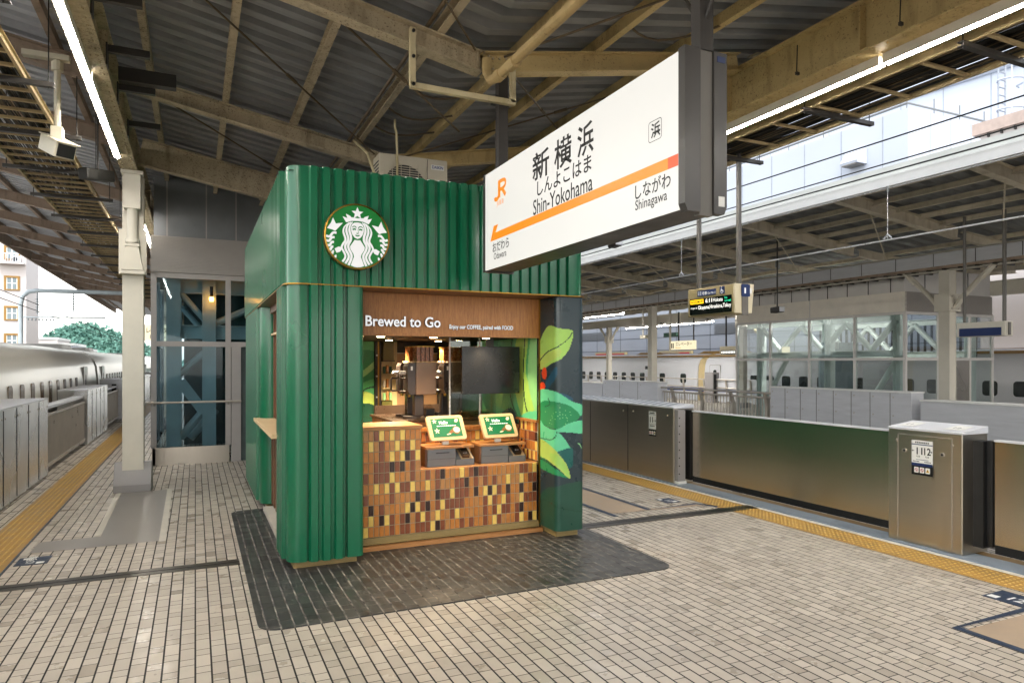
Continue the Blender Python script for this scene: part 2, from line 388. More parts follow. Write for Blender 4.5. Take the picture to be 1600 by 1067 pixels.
def arc(cx, cy, r, a0, a1, k):
    return [(cx + r * math.cos(R(a0 + (a1 - a0) * i / k)), cy + r * math.sin(R(a0 + (a1 - a0) * i / k))) for i in range(k + 1)]
def rrect(x0, y0, x1, y1, r, k=4):
    return arc(x1 - r, y1 - r, r, 0, 90, k) + arc(x0 + r, y1 - r, r, 90, 180, k) + arc(x0 + r, y0 + r, r, 180, 270, k) + arc(x1 - r, y0 + r, r, 270, 360, k)
def smooth_closed(pts, k=6):
    out = []; n = len(pts)
    for i in range(n):
        p0, p1, p2, p3 = (Vector(pts[(i + j) % n]) for j in (-1, 0, 1, 2))
        for q in range(k):
            t = q / k
            v = .5 * ((2 * p1) + (-p0 + p2) * t + (2 * p0 - 5 * p1 + 4 * p2 - p3) * t * t + (-p0 + 3 * p1 - 3 * p2 + p3) * t ** 3); out.append((v.x, v.y))
    return out
def smooth_open(pts, k=6):
    out = []; n = len(pts)
    for i in range(n - 1):
        p0, p1, p2, p3 = (Vector(pts[min(max(i + j, 0), n - 1)]) for j in (-1, 0, 1, 2))
        for q in range(k):
            t = q / k
            v = .5 * ((2 * p1) + (-p0 + p2) * t + (2 * p0 - 5 * p1 + 4 * p2 - p3) * t * t + (-p0 + 3 * p1 - 3 * p2 + p3) * t ** 3); out.append(tuple(v))
    out.append(tuple(pts[-1])); return out
def inside(p, poly):
    x, y = p; c = False; j = len(poly) - 1
    for i in range(len(poly)):
        xi, yi = poly[i]; xj, yj = poly[j]
        if (yi > y) != (yj > y) and x < (xj - xi) * (y - yi) / (yj - yi) + xi: c = not c
        j = i
    return c
def paint_grid(mb, fn, nu, nv, shapes, base):
    """a surface cut into small cells, each cell taking the paint of the topmost shape over it; fn(u, v) in 0..1 gives (point, picture coordinates)"""
    P = [[fn(i / nu, j / nv) for j in range(nv + 1)] for i in range(nu + 1)]
    bb = [(m, q, min(a for a, b in q), max(a for a, b in q), min(b for a, b in q), max(b for a, b in q)) for m, q in shapes]
    off = len(mb.v)
    for i in range(nu + 1):
        for j in range(nv + 1): mb.v.append(Vector(P[i][j][0]))
    for i in range(nu):
        for j in range(nv):
            c = fn((i + .5) / nu, (j + .5) / nv)[1]; m = base
            for mm, q, x0, x1, y0, y1 in reversed(bb):
                if x0 <= c[0] <= x1 and y0 <= c[1] <= y1 and inside(c, q): m = mm; break
            a = off + i * (nv + 1) + j
            mb.f.append((a, a + nv + 1, a + nv + 2, a + 1)); mb.m.append(mb.mi(m))

# ================================================================== SETTING: platforms, track bed
def structure(mb, name, label=None, **kw):
    o = mb.build(name, None, **kw); o['kind'] = 'structure'
    if label: o['label'] = label
    return o
Y0, Y1 = -90.0, 95.0
mb = MB(); mb.box(-2.95, 7.75, Y0, Y1, -.5, 0, 'platform_tile'); mb.box(-2.75, 7.55, Y0, Y1, -1.35, -.5, 'concrete'); structure(mb, 'platform', smooth=0)
mb = MB(); mb.box(13.15, 24.1, -30, 95, -.5, 0, 'far_tile'); mb.box(13.35, 23.9, -30, 95, -1.35, -.5, 'concrete'); structure(mb, 'far_platform', smooth=0)
mb = MB(); mb.box(-60, 70, -60, 1200, -1.6, -1.3, 'ballast'); structure(mb, 'ground', smooth=0)
for x0, x1, yy, outer, in_ in ((-2.1, -1.68, 40, -2.12, None), (6.55, 6.97, 40, 7.0, None)):
    mb = MB(); mb.box(x0, x1, Y0, Y1, 0, .004, 'tactile_yellow')
    dome = [(math.cos(R(60 * k)), math.sin(R(60 * k))) for k in range(6)]
    y = -.5
    while y < 22:
        for i in range(6):
            cx = x0 + .03 + .06 * i + (x1 - x0 - .36) / 2
            vs = [(cx + .015 * a, y + .015 * b, .004) for a, b in dome] + [(cx + .008 * a, y + .008 * b, .009) for a, b in dome]
            mb.raw(vs, [(k, (k + 1) % 6, 6 + (k + 1) % 6, 6 + k) for k in range(6)] + [(6, 7, 8, 9, 10, 11)], 'dome_yellow')
        y += .06
    if x0 < 0:
        mb.box(-1.675, -1.655, Y0, Y1, 0, .003, 'floor_blue')
    structure(mb, 'tactile_paving', smooth=0)
mb = MB(); mb.box(6.975, 7.05, Y0, 5.9, 0, .004, 'white_strip'); mb.box(6.975, 7.05, 7.4, 40, 0, .004, 'white_strip'); mb.box(6.975, 7.05, 5.9, 7.4, 0, .004, 'white_strip'); structure(mb, 'edge_strip', smooth=0)
mb = MB(); mb.box(7.055, 7.34, Y0, 40, 0, .02, 'sill_blue'); mb.box(7.345, 7.5, Y0, 40, 0, .016, 'tarnish_gold'); structure(mb, 'door_sill', smooth=0)
# queue markings on the right and floor plates on the left
mb = MB()
def strip(pts, wd, m, z):
    fr = Fr((0, 0, 0), (1, 0, 0), (0, 1, 0)); mb.ribbon(fr, pts, wd, z, m)
mb.face([(4.98, 7.62, .004), (6.55, 7.52, .004), (6.42, 7.66, .004), (5.58, 7.66, .004), (5.58, 14, .004), (4.98, 14, .004)], 'plain_floor')
strip([(5.58, 14), (5.58, 7.62), (6.42, 7.66)], .075, 'floor_blue', .006); strip([(4.95, 14), (4.95, 7.45)], .075, 'floor_blue', .006); strip([(6.40, 7.70), (6.56, 7.38)], .075, 'floor_blue', .0065)
mb.face([(5.24, -1, .004), (6.5, -1, .004), (6.5, 3.2, .004), (5.24, 3.2, .004)], 'plain_floor')
strip([(5.2, -1), (5.2, 3.26), (6.5, 3.26)], .075, 'floor_blue', .006)
structure(mb, 'floor_marking', smooth=0)
mb = MB(); mb.face([(-1.58, 8.6, .004), (-.37, 8.6, .004), (-.40, 12.0, .004), (-1.02, 12.0, .004), (-.985, 9.1, .004), (-1.57, 9.08, .004)][::1], 'plate_grey')
strip([(-.335, 8.56), (-.365, 12.1)], .07, 'light_strip', .006); strip([(-1.06, 12.0), (-1.02, 9.14)], .07, 'light_strip', .006); strip([(-1.62, 8.56), (-1.62, 9.14)], .06, 'light_strip', .006)
structure(mb, 'floor_plate', smooth=0)
mb = MB(); mb.box(-2.3, .40, 7.27, 7.46, 0, .006, 'joint_steel'); mb.box(-2.3, .40, 7.35, 7.365, .006, .0075, 'slot_black')
mb.box(4.24, 7.0, 7.06, 7.28, 0, .0075, 'joint_steel'); mb.box(4.24, 7.0, 7.16, 7.175, .0075, .009, 'slot_black')
structure(mb, 'expansion_joint', smooth=0)
# blue floor signs
def floor_sign(x0, x1, y0, y1, label, rot, lines):
    mb = MB(); mb.box(x0, x1, y0, y1, 0, .0045, 'floor_blue')
    if rot > 0: fr = Fr((x1, y0, .0045), (0, 1, 0), (-1, 0, 0)); W, H = y1 - y0, x1 - x0
    else: fr = Fr((x0, y1, .0045), (0, -1, 0), (1, 0, 0)); W, H = y1 - y0, x1 - x0
    for (t, sz, px, py) in lines: mb.text(fr, t, sz * H, px * W, py * H, 'sticker_white', 0, .001, .02)
    mb.rect(fr, W * .06, H * .12, W * .28, H * .36, 0, .001, 'sticker_white'); mb.rect(fr, W * .72, H * .55, W * .9, H * .85, 0, .001, 'sticker_white')
    o = mb.build('floor_sign', None, origin=((x0 + x1) / 2, (y0 + y1) / 2, 0), smooth=0)
    return tagp(o, label, 'floor sign')
floor_sign(-1.62, -1.34, 8.12, 8.42, 'blue car number sign stuck on the floor beside the left yellow strip', 1, [('12号車', .34, .12, .45)])
floor_sign(6.08, 6.32, 7.86, 8.16, 'dark blue car number sign on the floor beyond the metal joint strip', -1, [('11', .5, .36, .3)])
floor_sign(6.12, 6.42, 3.28, 3.62, 'blue car number sign on the floor at the right edge near the queue line', -1, [('12', .5, .36, .3)])
# ================================================================== mat under the kiosk
mb = MB(); fr = Fr((0, 0, 0), (1, 0, 0), (0, 1, 0))
mb.prism(fr, rrect(.43, 5.36, 4.25, 9.88, .16, 6), .0, .0095, 'mat_tile'); structure(mb, 'floor_mat', smooth=0)['label'] = 'dark grey floor covering laid around the coffee kiosk'

# ================================================================== CANOPY over the near platform
XC = 2.5; SL = .187
def rz(x, base): return base + SL * abs(x - XC)
can = thing('platform_canopy', 'rusty tan steel platform canopy with dark corrugated roof sheets overhead', 'canopy', (XC, 0, 0))
raf_y = [6.1 + 3.6 * k for k in range(-20, 14)]
def girder(x, name, m):
    mb = MB(); mb.ibeam((x, Y0, 5.19), (x, 70, 5.19), .23, .50, m, .022, .03)
    y = Y0 + .9
    for q in range(140):
        yb = -2 + q * .16
        for sx in (-.07, .07): mb.tube([(x + sx, yb, 4.94), (x + sx, yb, 4.925)], .011, m, 6)
    while y < 60:                                                 # bolts and stiffeners along the flange
        mb.box(x - .105, x - .02, y, y + .012, 4.965, 5.40, m) ; mb.box(x + .02, x + .105, y, y + .012, 4.965, 5.40, m)
        y += 1.8
    return mb.build(name, can, smooth=0)
girder(-.92, 'girder', 'girder_paint'); girder(5.84, 'girder', 'girder_warm_lit')
for y in raf_y:
    mb = MB(); deep = abs(y - 13.3) < .2
    yy = 12.45 if deep else y
    d = .42 if deep else .2
    zb = rz(XC, 4.94) - d / 2
    lx, rx = -6.3, 8.3
    up = (0, 0, 1)
    mm = 'rafter_paint'
    mb.ibeam((-.80, yy, rz(-.80, 4.97) - d / 2), (XC, yy, rz(XC, 4.97) - d / 2), .15, d, mm, .016, .014)
    mb.ibeam((XC, yy, rz(XC, 4.97) - d / 2), (5.72, yy, rz(5.72, 4.97) - d / 2), .15, d, 'girder_warm_lit', .016, .014)
    mb.ibeam((-1.04, yy, rz(-1.04, 4.97) - .11), (lx, yy, rz(lx, 4.97) - .11), .15, .24, 'brown_beam', .016, .014)
    mb.ibeam((5.96, yy, rz(5.96, 4.97) - .11), (rx, yy, rz(rx, 4.97) - .11), .15, .22, mm, .016, .014)
    for sx in (-1, 1):
        for q in range(8):
            bx = XC + sx * (.12 + .07 * (q % 4)); bz = rz(bx, 4.97) - d / 2 + (.05 if q < 4 else -.05)
            mb.tube([(bx, yy - .007, bz), (bx, yy - .022, bz)], .012, mm, 6)
    for sx in (-1, 1):                                            # gusset at the valley
        mb.box(XC + sx * .06 - .005, XC + sx * .06 + .005, yy - .07, yy + .07, rz(XC, 4.97) - d + .01, rz(XC, 4.97) - .02, mm)
    mb.build('rafter', can, smooth=0)
for x in (-5.9, -5.0, -4.1, -3.2, -2.3, -1.5, -.5, .36, 1.22, 2.07, 2.93, 3.78, 4.85, 6.5, 7.5, 8.2):
    mb = MB(); z = rz(x, 5.03)
    mm = 'girder_warm_lit' if x > 2.2 else ('rafter_paint' if x > -1 else 'brown_beam')
    mb.channel((x, Y0, z), (x, 70, z), .075, .12, mm, .009, 1 if x < XC else -1)
    if x == 2.07: mb.tube([(x - .12, Y0, z), (x - .12, 40, z)], .022, 'cable_brown', 6)
    mb.build('purlin', can, smooth=0)
# corrugated sheets: ribs run across the platform
def sheet(xa, xb, m, base=5.10):
    mb = MB(); y = Y0; prof = []
    while y < 70:
        prof += [(y, 0), (y + .13, 0), (y + .15, .085), (y + .25, .085)]; y += .27
    a = [(xa, p, rz(xa, base) + q) for p, q in prof]; b = [(xb, p, rz(xb, base) + q) for p, q in prof]; k = len(prof)
    mb.raw(a + b, [(i, i + 1, k + i + 1, k + i) for i in range(k - 1)], m)
    return mb.build('roof_sheet', can, smooth=0)
sheet(-.9, XC, 'roof_sheet'); sheet(XC, 5.84, 'roof_sheet'); sheet(-6.4, -.9, 'roof_sheet_lit'); sheet(5.84, 8.5, 'roof_sheet')
mb = MB(); mb.box(-6.45, -6.38, Y0, 70, rz(-6.4, 4.70), rz(-6.4, 5.22), 'brown_beam'); mb.box(8.48, 8.55, Y0, 70, rz(8.5, 4.74), rz(8.5, 5.22), 'fascia_grey'); mb.build('eave_trim', can, smooth=0)
# valley drain pipe with its hanging bracket and bracing rods
mb = MB(); mb.tube([(2.5, Y0, 4.50), (2.5, 5.72, 4.60), (2.5, 5.86, 4.63), (2.5, 5.94, 4.72), (2.5, 5.96, 4.86)], .045, 'pipe_tan', 12); mb.tube([(2.5, 5.3, 4.588), (2.5, 5.42, 4.589)], .055, 'pipe_tan', 12)
mb.tube([(2.5, 5.60, 4.597), (2.5, 5.70, 4.599)], .055, 'pipe_tan', 12)
mb.build('drain_pipe', can)
mb = MB()
mb.bar((1.78, 5.98, 5.02), (1.78, 5.98, 4.50), .05, .05, 'cream_worn'); mb.bar((1.76, 5.98, 4.50), (2.80, 5.98, 4.50), .05, .05, 'cream_worn'); mb.bar((2.78, 5.98, 4.50), (2.78, 5.98, 4.86), .05, .05, 'cream_worn')
for z in (4.5, 4.75, 4.98): mb.tube([(1.78, 5.945, z), (1.78, 5.93, z)], .016, 'black_metal', 8)
mb.build('pipe_bracket', can, smooth=0)
for a, b in (((-.6, 6.25, 5.55), (2.3, 9.6, 4.95)), ((2.7, 9.6, 4.95), (5.6, 6.25, 5.5)), ((.9, 6.2, 5.27), (2.65, 7.1, 4.55)), ((5.5, 9.6, 5.5), (2.8, 6.2, 4.95)), ((-.6, 9.85, 5.5), (2.4, 13.0, 4.95)), ((2.7, 6.0, 4.94), (5.5, 2.6, 5.5)), ((-.6, 2.6, 5.5), (2.4, 6.0, 4.95))):
    mb = MB(); mb.tube([a, b], .011, 'cable_brown', 6); c = Vector(a).lerp(Vector(b), .55); d = (Vector(b) - Vector(a)).normalized() * .09
    mb.tube([c - d, c + d], .02, 'cable_brown', 6); mb.build('tie_rod', can)
# loose cables clipped to the purlins
for k, (y, xa, xb, sag) in enumerate(((7.3, 2.1, 3.0, .10), (8.1, 2.1, 3.0, .08), (8.8, 2.1, 3.0, .06), (5.5, 3.8, 4.9, .1))):
    mb = MB(); za, zb = rz(xa, 5.0), rz(xb, 5.0)
    mb.tube([(xa + (xb - xa) * t, y + .1 * math.sin(t * 5), za + (zb - za) * t - sag * 4 * t * (1 - t)) for t in [i / 8 for i in range(9)]], .012, 'cable_brown', 6); mb.build('conduit', can)
mb = MB(); mb.tube([(2.33, 8.6, 5.12), (2.33, 8.6, 5.02), (2.35, 8.6, 4.95), (2.36, 8.6, 4.62), (2.36, 8.6, 3.86)], .016, 'cream_worn', 8)
tagp(mb.build('conduit_pipe', None, origin=(2.36, 8.6, 3.86)), 'thin cream conduit pipe dropping from the roof to the kiosk top', 'pipe')
mb = MB()
pth = [(5.67, .0, 4.99)]
y = .6
while y < 20:
    MB().tube([(5.69, y, 5.30), (5.69, y + .01, 5.02)], .006, 'cable_dark', 5).box(5.67, 5.71, y - .012, y + .012, 4.99, 5.02, 'dark_steel').build('cable_clip', can, smooth=0); y += 1.15
mb = MB()
for y in (6.75, 7.85, 8.9, 10.2):                                 # dark angle brackets clamped on the left girder
    MB().box(-.80, -.42, y, y + .06, 5.09, 5.16, 'dark_steel').box(-.805, -.79, y - .03, y + .09, 4.945, 5.17, 'dark_steel').box(-1.06, -.806, y - .03, y + .09, 4.945, 4.965, 'dark_steel').build('clamp', can, smooth=0)
MB().box(-.78, -.2, 8.75, 8.87, 5.15, 5.30, 'dark_steel').build('clamp', can, smooth=0)

# ================================================================== strip lamps along the two girders
def strip_lamp(x, y0, y1, z, label, group='strip lamps along the platform girders', wd=.064, tube='lamp_tube'):
    t = thing('strip_lamp', label, 'lamp', (x, (y0 + y1) / 2, z), group)
    mb = MB(); mb.box(x - wd / 2 - .012, x + wd / 2 + .012, y0, y1, z + .045, z + .10, 'cream_light'); mb.box(x - .02, x + .02, y0 + .3, y0 + .4, z + .10, z + .16, 'dark_steel')
    for a in (-1, 1): mb.box(min(x + a * (wd / 2 + .002), x + a * (wd / 2 + .012)), max(x + a * (wd / 2 + .002), x + a * (wd / 2 + .012)), y0, y1, z + .006, z + .045, 'cream_light')
    mb.build('housing', t, smooth=0)
    mb = MB(); fr = Fr((x, y0 + .02, z), (1, 0, 0), (0, 0, 1))
    mb.prism(Fr((x, y0 + .02, z), (1, 0, 0), (0, 0, 1)), [(a * wd / 2, b * .05 + .044) for a, b in arc(0, 0, 1, 180, 360, 8)], 0, -(y1 - y0 - .04), tube); mb.build('diffuser', t)
    return t
LL = [(-.99, 5.0, 8.0, 'left girder strip lamp nearest the camera, cut by the top edge'), (-.99, 8.06, 11.05, 'left girder strip lamp ending above the cream column'), (-.99, 14.2, 17.2, 'strip lamp beyond the cream column beside the glass shaft'), (-.99, 17.25, 20.2, 'far strip lamp on the left girder past the glass shaft')]
LL += [(-.99, 1.95, 4.95, 'left girder strip lamp just behind the picture edge'), (-.99, -1.1, 1.9, 'left girder strip lamp behind the camera'), (-.99, -4.15, -1.15, 'left girder strip lamp farther behind the camera')]
for x, a, b, l in LL: strip_lamp(x, a, b, 4.86, l)
strip_lamp(5.99, 1.45, 4.42, 4.84, 'right girder strip lamp running out of the top right corner', wd=.07); strip_lamp(5.99, 4.46, 7.43, 4.84, 'right girder strip lamp that passes behind the station sign', wd=.07)
strip_lamp(5.99, -1.65, 1.38, 4.84, 'right girder strip lamp above the camera side', wd=.07); strip_lamp(5.99, -4.8, -1.72, 4.84, 'right girder strip lamp behind the camera', wd=.07)
strip_lamp(5.99, 7.47, 10.4, 4.84, 'right girder strip lamp hidden mostly by the hanging station sign', wd=.07)
# long cream casing that carries the right lamps
mb = MB(); mb.box(5.90, 6.10, Y0, 30, 4.945, 5.06, 'cream_worn'); mb.build('lamp_casing', can, smooth=0)

# ================================================================== cable trays
def cable_tray(xa, xb, z, ya, yb, label, seed, rung=.33, wob=0.0):
    t = thing('cable_tray', label, 'cable tray', ((xa + xb) / 2, ya, z))
    for x in (xa, xb):
        mb = MB(); mb.channel((x, ya, z), (x, yb, z), .03, .09, 'tray_ochre', .005, 1 if x == xa else -1); mb.build('side_rail', t, smooth=0)
    y = ya + .1
    while y < yb: MB().box(xa + .005, xb - .005, y, y + .035, z - .04, z - .01, 'tray_ochre').build('rung', t, smooth=0); y += rung
    rnd = random.Random(seed); mb = MB()
    for k in range(60):
        x0 = rnd.uniform(xa + .04, xb - .04); zz = z + rnd.uniform(.0, .07); pts = []; y = ya
        while y <= yb + .01: pts.append((min(max(x0 + rnd.uniform(-.02, .02), xa + .03), xb - .03), y, zz + rnd.uniform(-.006, .006))); y += (yb - ya) / 24
        mb.tube(pts, rnd.choice((.007, .009, .013)), rnd.choice(('cable_dark', 'cable_dark', 'cable_brown')), 5, False)
    mb.build('cables', t)
    for y in [ya + .6 + 1.75 * k for k in range(int((yb - ya) / 1.75))]:
        mb = MB(); mb.channel((xa - .12, y, z - .075), (xb + .25, y, z - .075), .06, .045, 'dark_steel', .006)
        for x in (xa - .08, xb + .2): mb.tube([(x, y, z - .11), (x, y, rz(x, 5.0))], .006, 'cable_dark', 5)
        mb.build('hanger', t, smooth=0)
    return t
cable_tray(-2.28, -1.50, 4.78, 5.6, 34, 'ochre ladder cable tray full of dark cables beside the left strip lamps', 3)
cable_tray(6.32, 7.10, 4.92, -2, 26, 'ochre ladder cable tray along the right roof edge outside the lamps', 5, .62)

# ================================================================== columns of the near platform
def column(x, y, label, lamp=True):
    t = thing('steel_column', label, 'column', (x, y, 0), 'columns carrying the near canopy')
    mb = MB(); mb.ibeam((x, y, .0), (x, y, 4.93), .29, .27, 'cream_light', .02, .016, (0, 1, 0)); mb.build('shaft', t, smooth=0)
    mb = MB(); mb.box(x - .258, x + .258, y - .27, y + .27, 0, .12, 'base_box')
    lo = [(x - .258, y - .27, .12), (x + .258, y - .27, .12), (x + .258, y + .27, .12), (x - .258, y + .27, .12)]; hi = [(x - .258, y - .06, .44), (x + .258, y - .06, .44), (x + .258, y + .06, .44), (x - .258, y + .06, .44)]
    mb.raw(lo + hi, [(0, 1, 5, 4), (1, 2, 6, 5), (2, 3, 7, 6), (3, 0, 4, 7), (4, 5, 6, 7)], 'base_box'); mb.build('base', t, smooth=0, bevel=.01)
    mb = MB(); fr = Fr((x, y - .15, 0), (1, 0, 0), (0, 0, 1))
    mb.rect(fr, -.19, 3.36, .19, 4.05, 0, .03, 'cream_light'); mb.prism(fr, [(-.15, 3.42), (.15, 3.42), (.085, 3.78), (-.085, 3.78)], .03, .14, 'cream_light'); mb.rect(fr, -.1, 3.78, .1, 3.82, .02, .16, 'cream_light')
    mb.rect(fr, -.17, 3.36, .17, 3.41, .03, .15, 'cream_light'); mb.build('bracket', t, smooth=0, bevel=.006)
    mb = MB(); mb.tube([(x, y - .23, 3.82), (x, y - .23, 4.36)], .075, 'cream_light', 14); mb.tube([(x, y - .23, 3.84), (x, y - .23, 3.90)], .10, 'cream_light', 14); mb.build('pipe', t)
    mb = MB(); fr = Fr((x, y - .15, 0), (1, 0, 0), (0, 0, 1)); mb.rect(fr, -.115, 4.36, .115, 4.90, 0, .17, 'cream_light'); mb.rect(fr, -.15, 4.88, .15, 4.935, -.02, .2, 'cream_light'); mb.build('cap', t, smooth=0, bevel=.006)
    return t
column(-.88, 12.25, 'cream steel column on a grey sloped base in front of the glass shaft')
column(-.88, 23.2, 'distant cream steel column further down the left side')

# ================================================================== security camera hanging on the left
t = thing('security_camera', 'white box camera on a ceiling pole beside the left strip lamp', 'camera', (-1.42, 9.2, 4.4))
mb = MB(); mb.tube([(-1.42, 9.2, 5.42), (-1.42, 9.2, 4.62)], .035, 'camera_white', 12); mb.tube([(-1.42, 9.2, 5.40), (-1.42, 9.2, 5.30)], .06, 'camera_white', 12); mb.box(-1.75, -1.3, 9.15, 9.25, 5.42, 5.48, 'camera_white'); mb.build('pole', t)
mb = MB(); mb.box(-1.48, -1.36, 9.13, 9.27, 4.50, 4.66, 'camera_white'); mb.build('joint', t, smooth=0, bevel=.01)
mb = MB(); d = Vector((.42, -.62, -.32)).normalized(); p = Vector((-1.42, 9.2, 4.44)); mb.bar(p - d * .2, p + d * .2, .22, .18, 'camera_white'); mb.build('housing', t, smooth=0, bevel=.02)
mb = MB(); q = p + d * .2; mb.bar(q, q + d * .012, .18, .14, 'slot_black'); mb.build('window', t, smooth=0)
mb = MB(); mb.bar(p - d * .16 + Vector((0, 0, .1)), p + d * .27 + Vector((0, 0, .1)), .25, .012, 'camera_white'); mb.build('hood', t, smooth=0)

# ================================================================== hanging station name sign
sg = thing('station_sign', 'large white backlit station name sign with an orange stripe hanging over the kiosk', 'station sign', (2.74, 4.68, 2.9))
XS = 2.6
mb = MB(); mb.box(XS + .002, 2.88, 3.24, 6.20, 2.90, 3.83, 'sign_frame'); mb.build('casing', sg, smooth=0)
mb = MB(); mb.box(XS - .012, XS + .002, 3.24, 6.20, 2.90, 3.835, 'sign_white'); mb.build('front_panel', sg, smooth=0)
mb = MB(); mb.box(2.88, 2.89, 3.24, 6.20, 2.92, 3.82, 'sign_white'); mb.build('back_panel', sg, smooth=0)
mb = MB()
fr = Fr((0, 3.24, 0), (1, 0, 0), (0, 0, 1))
mb.prism(fr, [(2.585, 2.93), (2.605, 2.885), (2.70, 2.885), (2.70, 3.85), (2.585, 3.85)], 0, .06, 'sign_frame'); mb.prism(fr, [(2.702, 2.87), (2.80, 2.87), (2.80, 3.85), (2.702, 3.85)], 0, .045, 'post_grey'); mb.prism(fr, [(2.802, 2.885), (2.88, 2.885), (2.90, 2.93), (2.90, 3.85), (2.802, 3.85)], 0, .06, 'sign_frame')
mb.rect(fr, 2.825, 3.79, 2.885, 3.825, .06, .063, 'plate_navy'); mb.rect(fr, 2.835, 2.93, 2.88, 2.99, .06, .063, 'sticker_white'); mb.build('end_cap', sg, smooth=0)
mb = MB(); mb.box(2.585, 2.90, 6.205, 6.25, 2.885, 3.85, 'sign_frame'); mb.build('end_cap', sg, smooth=0)
for yy in (3.215, 6.16):
    mb = MB(); mb.box(2.70, 2.80, yy - .03, yy + .05, 3.85, 5.05, 'sign_frame')
    mb.box(2.66, 2.84, yy - .06, yy + .08, 4.55, 4.60, 'dark_steel'); mb.build('post', sg, smooth=0)
for s_, yy in ((-1, 3.22), (1, 3.22)):
    mb = MB(); mb.tube([(2.75, yy, 4.0), (2.75, yy + s_ * .5, 4.75)], .012, 'dark_steel', 6); c = Vector((2.75, yy + s_ * .3, 4.45)); mb.tube([c, c + Vector((0, s_ * .1, .15))], .028, 'dark_steel', 8); mb.build('brace_rod', sg)
L = 6.20; fs = Fr((XS - .012, 6.20, 2.90), (0, -1, 0), (0, 0, 1))      # x runs towards the camera, y up
mb = MB()
for ch, xa, xb in (('新', 1.03, 1.33), ('横', 1.42, 1.70), ('浜', 1.78, 2.01)): mb.text(fs, ch, .245, xa, .637, 'sign_black', 0, .002, .016, fit=xb - xa)
mb.text(fs, 'しんよこはま', .142, 1.09, .490, 'sign_black', 0, .002, .012, fit=.86)
mb.text(fs, 'Shin-Yokohama', .178, 1.045, .338, 'sign_black', 0, .002, .008, fit=.95)
mb.build('station_name', sg, smooth=0); mb = MB()
mb.text(fs, 'しながわ', .105, 2.50, .158, 'sign_black', 0, .002, .012, fit=.365)
mb.text(fs, 'Shinagawa', .090, 2.52, .082, 'sign_black', 0, .002, .006, fit=.33)
mb.build('next_station', sg, smooth=0); mb = MB()
mb.text(fs, 'おだわら', .105, .175, .155, 'sign_black', 0, .002, .012, fit=.375)
mb.text(fs, 'Odawara', .088, .21, .078, 'sign_black', 0, .002, .006, fit=.29)
mb.build('next_station', sg, smooth=0); mb = MB()
mb.text(fs, '浜', .098, 2.69, .503, 'sign_black', 0, .002, .02)
o2 = rrect(2.665, .472, 2.800, .602, .02); i2 = rrect(2.669, .476, 2.796, .598, .017)
for i in range(len(o2)):
    a, b = o2[i], o2[(i + 1) % len(o2)]; c, d = i2[i], i2[(i + 1) % len(i2)]
    mb.face([fs.p(*a, .002), fs.p(*b, .002), fs.p(*d, .002), fs.p(*c, .002)], 'sign_black')
mb.build('station_mark', sg, smooth=0)
mb = MB(); xa, xb = .25, 2.86
mb.prism(fs, [(xa, .262), (xb, .262), (xb, .332), (xa, .332)], 0, .002, 'sign_orange'); mb.prism(fs, [(xb, .262), (2.955, .262), (2.955, .332), (xb, .332)], 0, .002, 'sign_red_orange')
mb.prism(fs, [(.13, .262), (xa, .262), (xa, .332), (xa + .06, .40), (xa - .04, .40)], 0, .0022, 'sign_orange'); mb.build('stripe', sg, smooth=0)
mb = MB(); x = .24; k = .17                                 # two-letter emblem
mb.ribbon(fs, smooth_open([(x, .665), (x + .008, .645), (x + .05, .64), (x + .085, .66), (x + .09, .70), (x + .09, .80)]), .04, .002, 'sign_orange')
mb.ribbon(fs, [(x + .11, .64), (x + .11, .785), (x + .11, .80)], .036, .0022, 'sign_orange')
mb.ribbon(fs, smooth_open([(x + .075, .79), (x + .18, .79), (x + .235, .775), (x + .235, .735), (x + .18, .715), (x + .12, .715)]), .034, .0024, 'sign_orange'); mb.ribbon(fs, [(x + .165, .715), (x + .245, .64)], .04, .0026, 'sign_orange')
mb.text(fs, 'JR東海', .055, x + .045, .575, 'sign_orange', 0, .002, 0); mb.build('emblem', sg, smooth=0)

# ================================================================== COFFEE KIOSK
KX0, KX1, KY0, KY1, KB, KT = .80, 4.07, 6.78, 12.43, 2.745, 3.885
ks = thing('coffee_kiosk', 'green corrugated coffee kiosk with tiled counter and round logo sign on the platform', 'kiosk', (2.4, 9.6, 0))
def ribs(a, b, nrm, s0, s1, pitch=.118, dep=.038, flat_=.062, slope=.014):
    """points from a to b with box ribs standing out along nrm between distances s0 and s1"""
    a = Vector(a); b = Vector(b); d = (b - a); L = d.length; d.normalize(); nrm = Vector(nrm); out = [a]
    s = s0
    while s + flat_ + 2 * slope <= s1:
        for ds, o in ((0, 0), (slope, dep), (slope + flat_, dep), (2 * slope + flat_, 0)): out.append(a + d * (s + ds) + nrm * o)
        s += pitch
    out.append(b); return out
def corner(cx, cy, r, a0, a1, k=7): return [Vector(p) for p in arc(cx, cy, r, a0, a1, k)]
def wall(mb, path, z0, z1, m, flip=False):
    k = len(path); vs = [(p[0], p[1], z0) for p in path] + [(p[0], p[1], z1) for p in path]
    mb.raw(vs, [(i, i + 1, k + i + 1, k + i) if not flip else (i + 1, i, k + i, k + i + 1) for i in range(k - 1)], m)
def slab(mb, path, z, m, down=False):
    pts = [(p[0], p[1], z) for p in path]; mb.face(pts[::-1] if down else pts, m)
r_ = .12
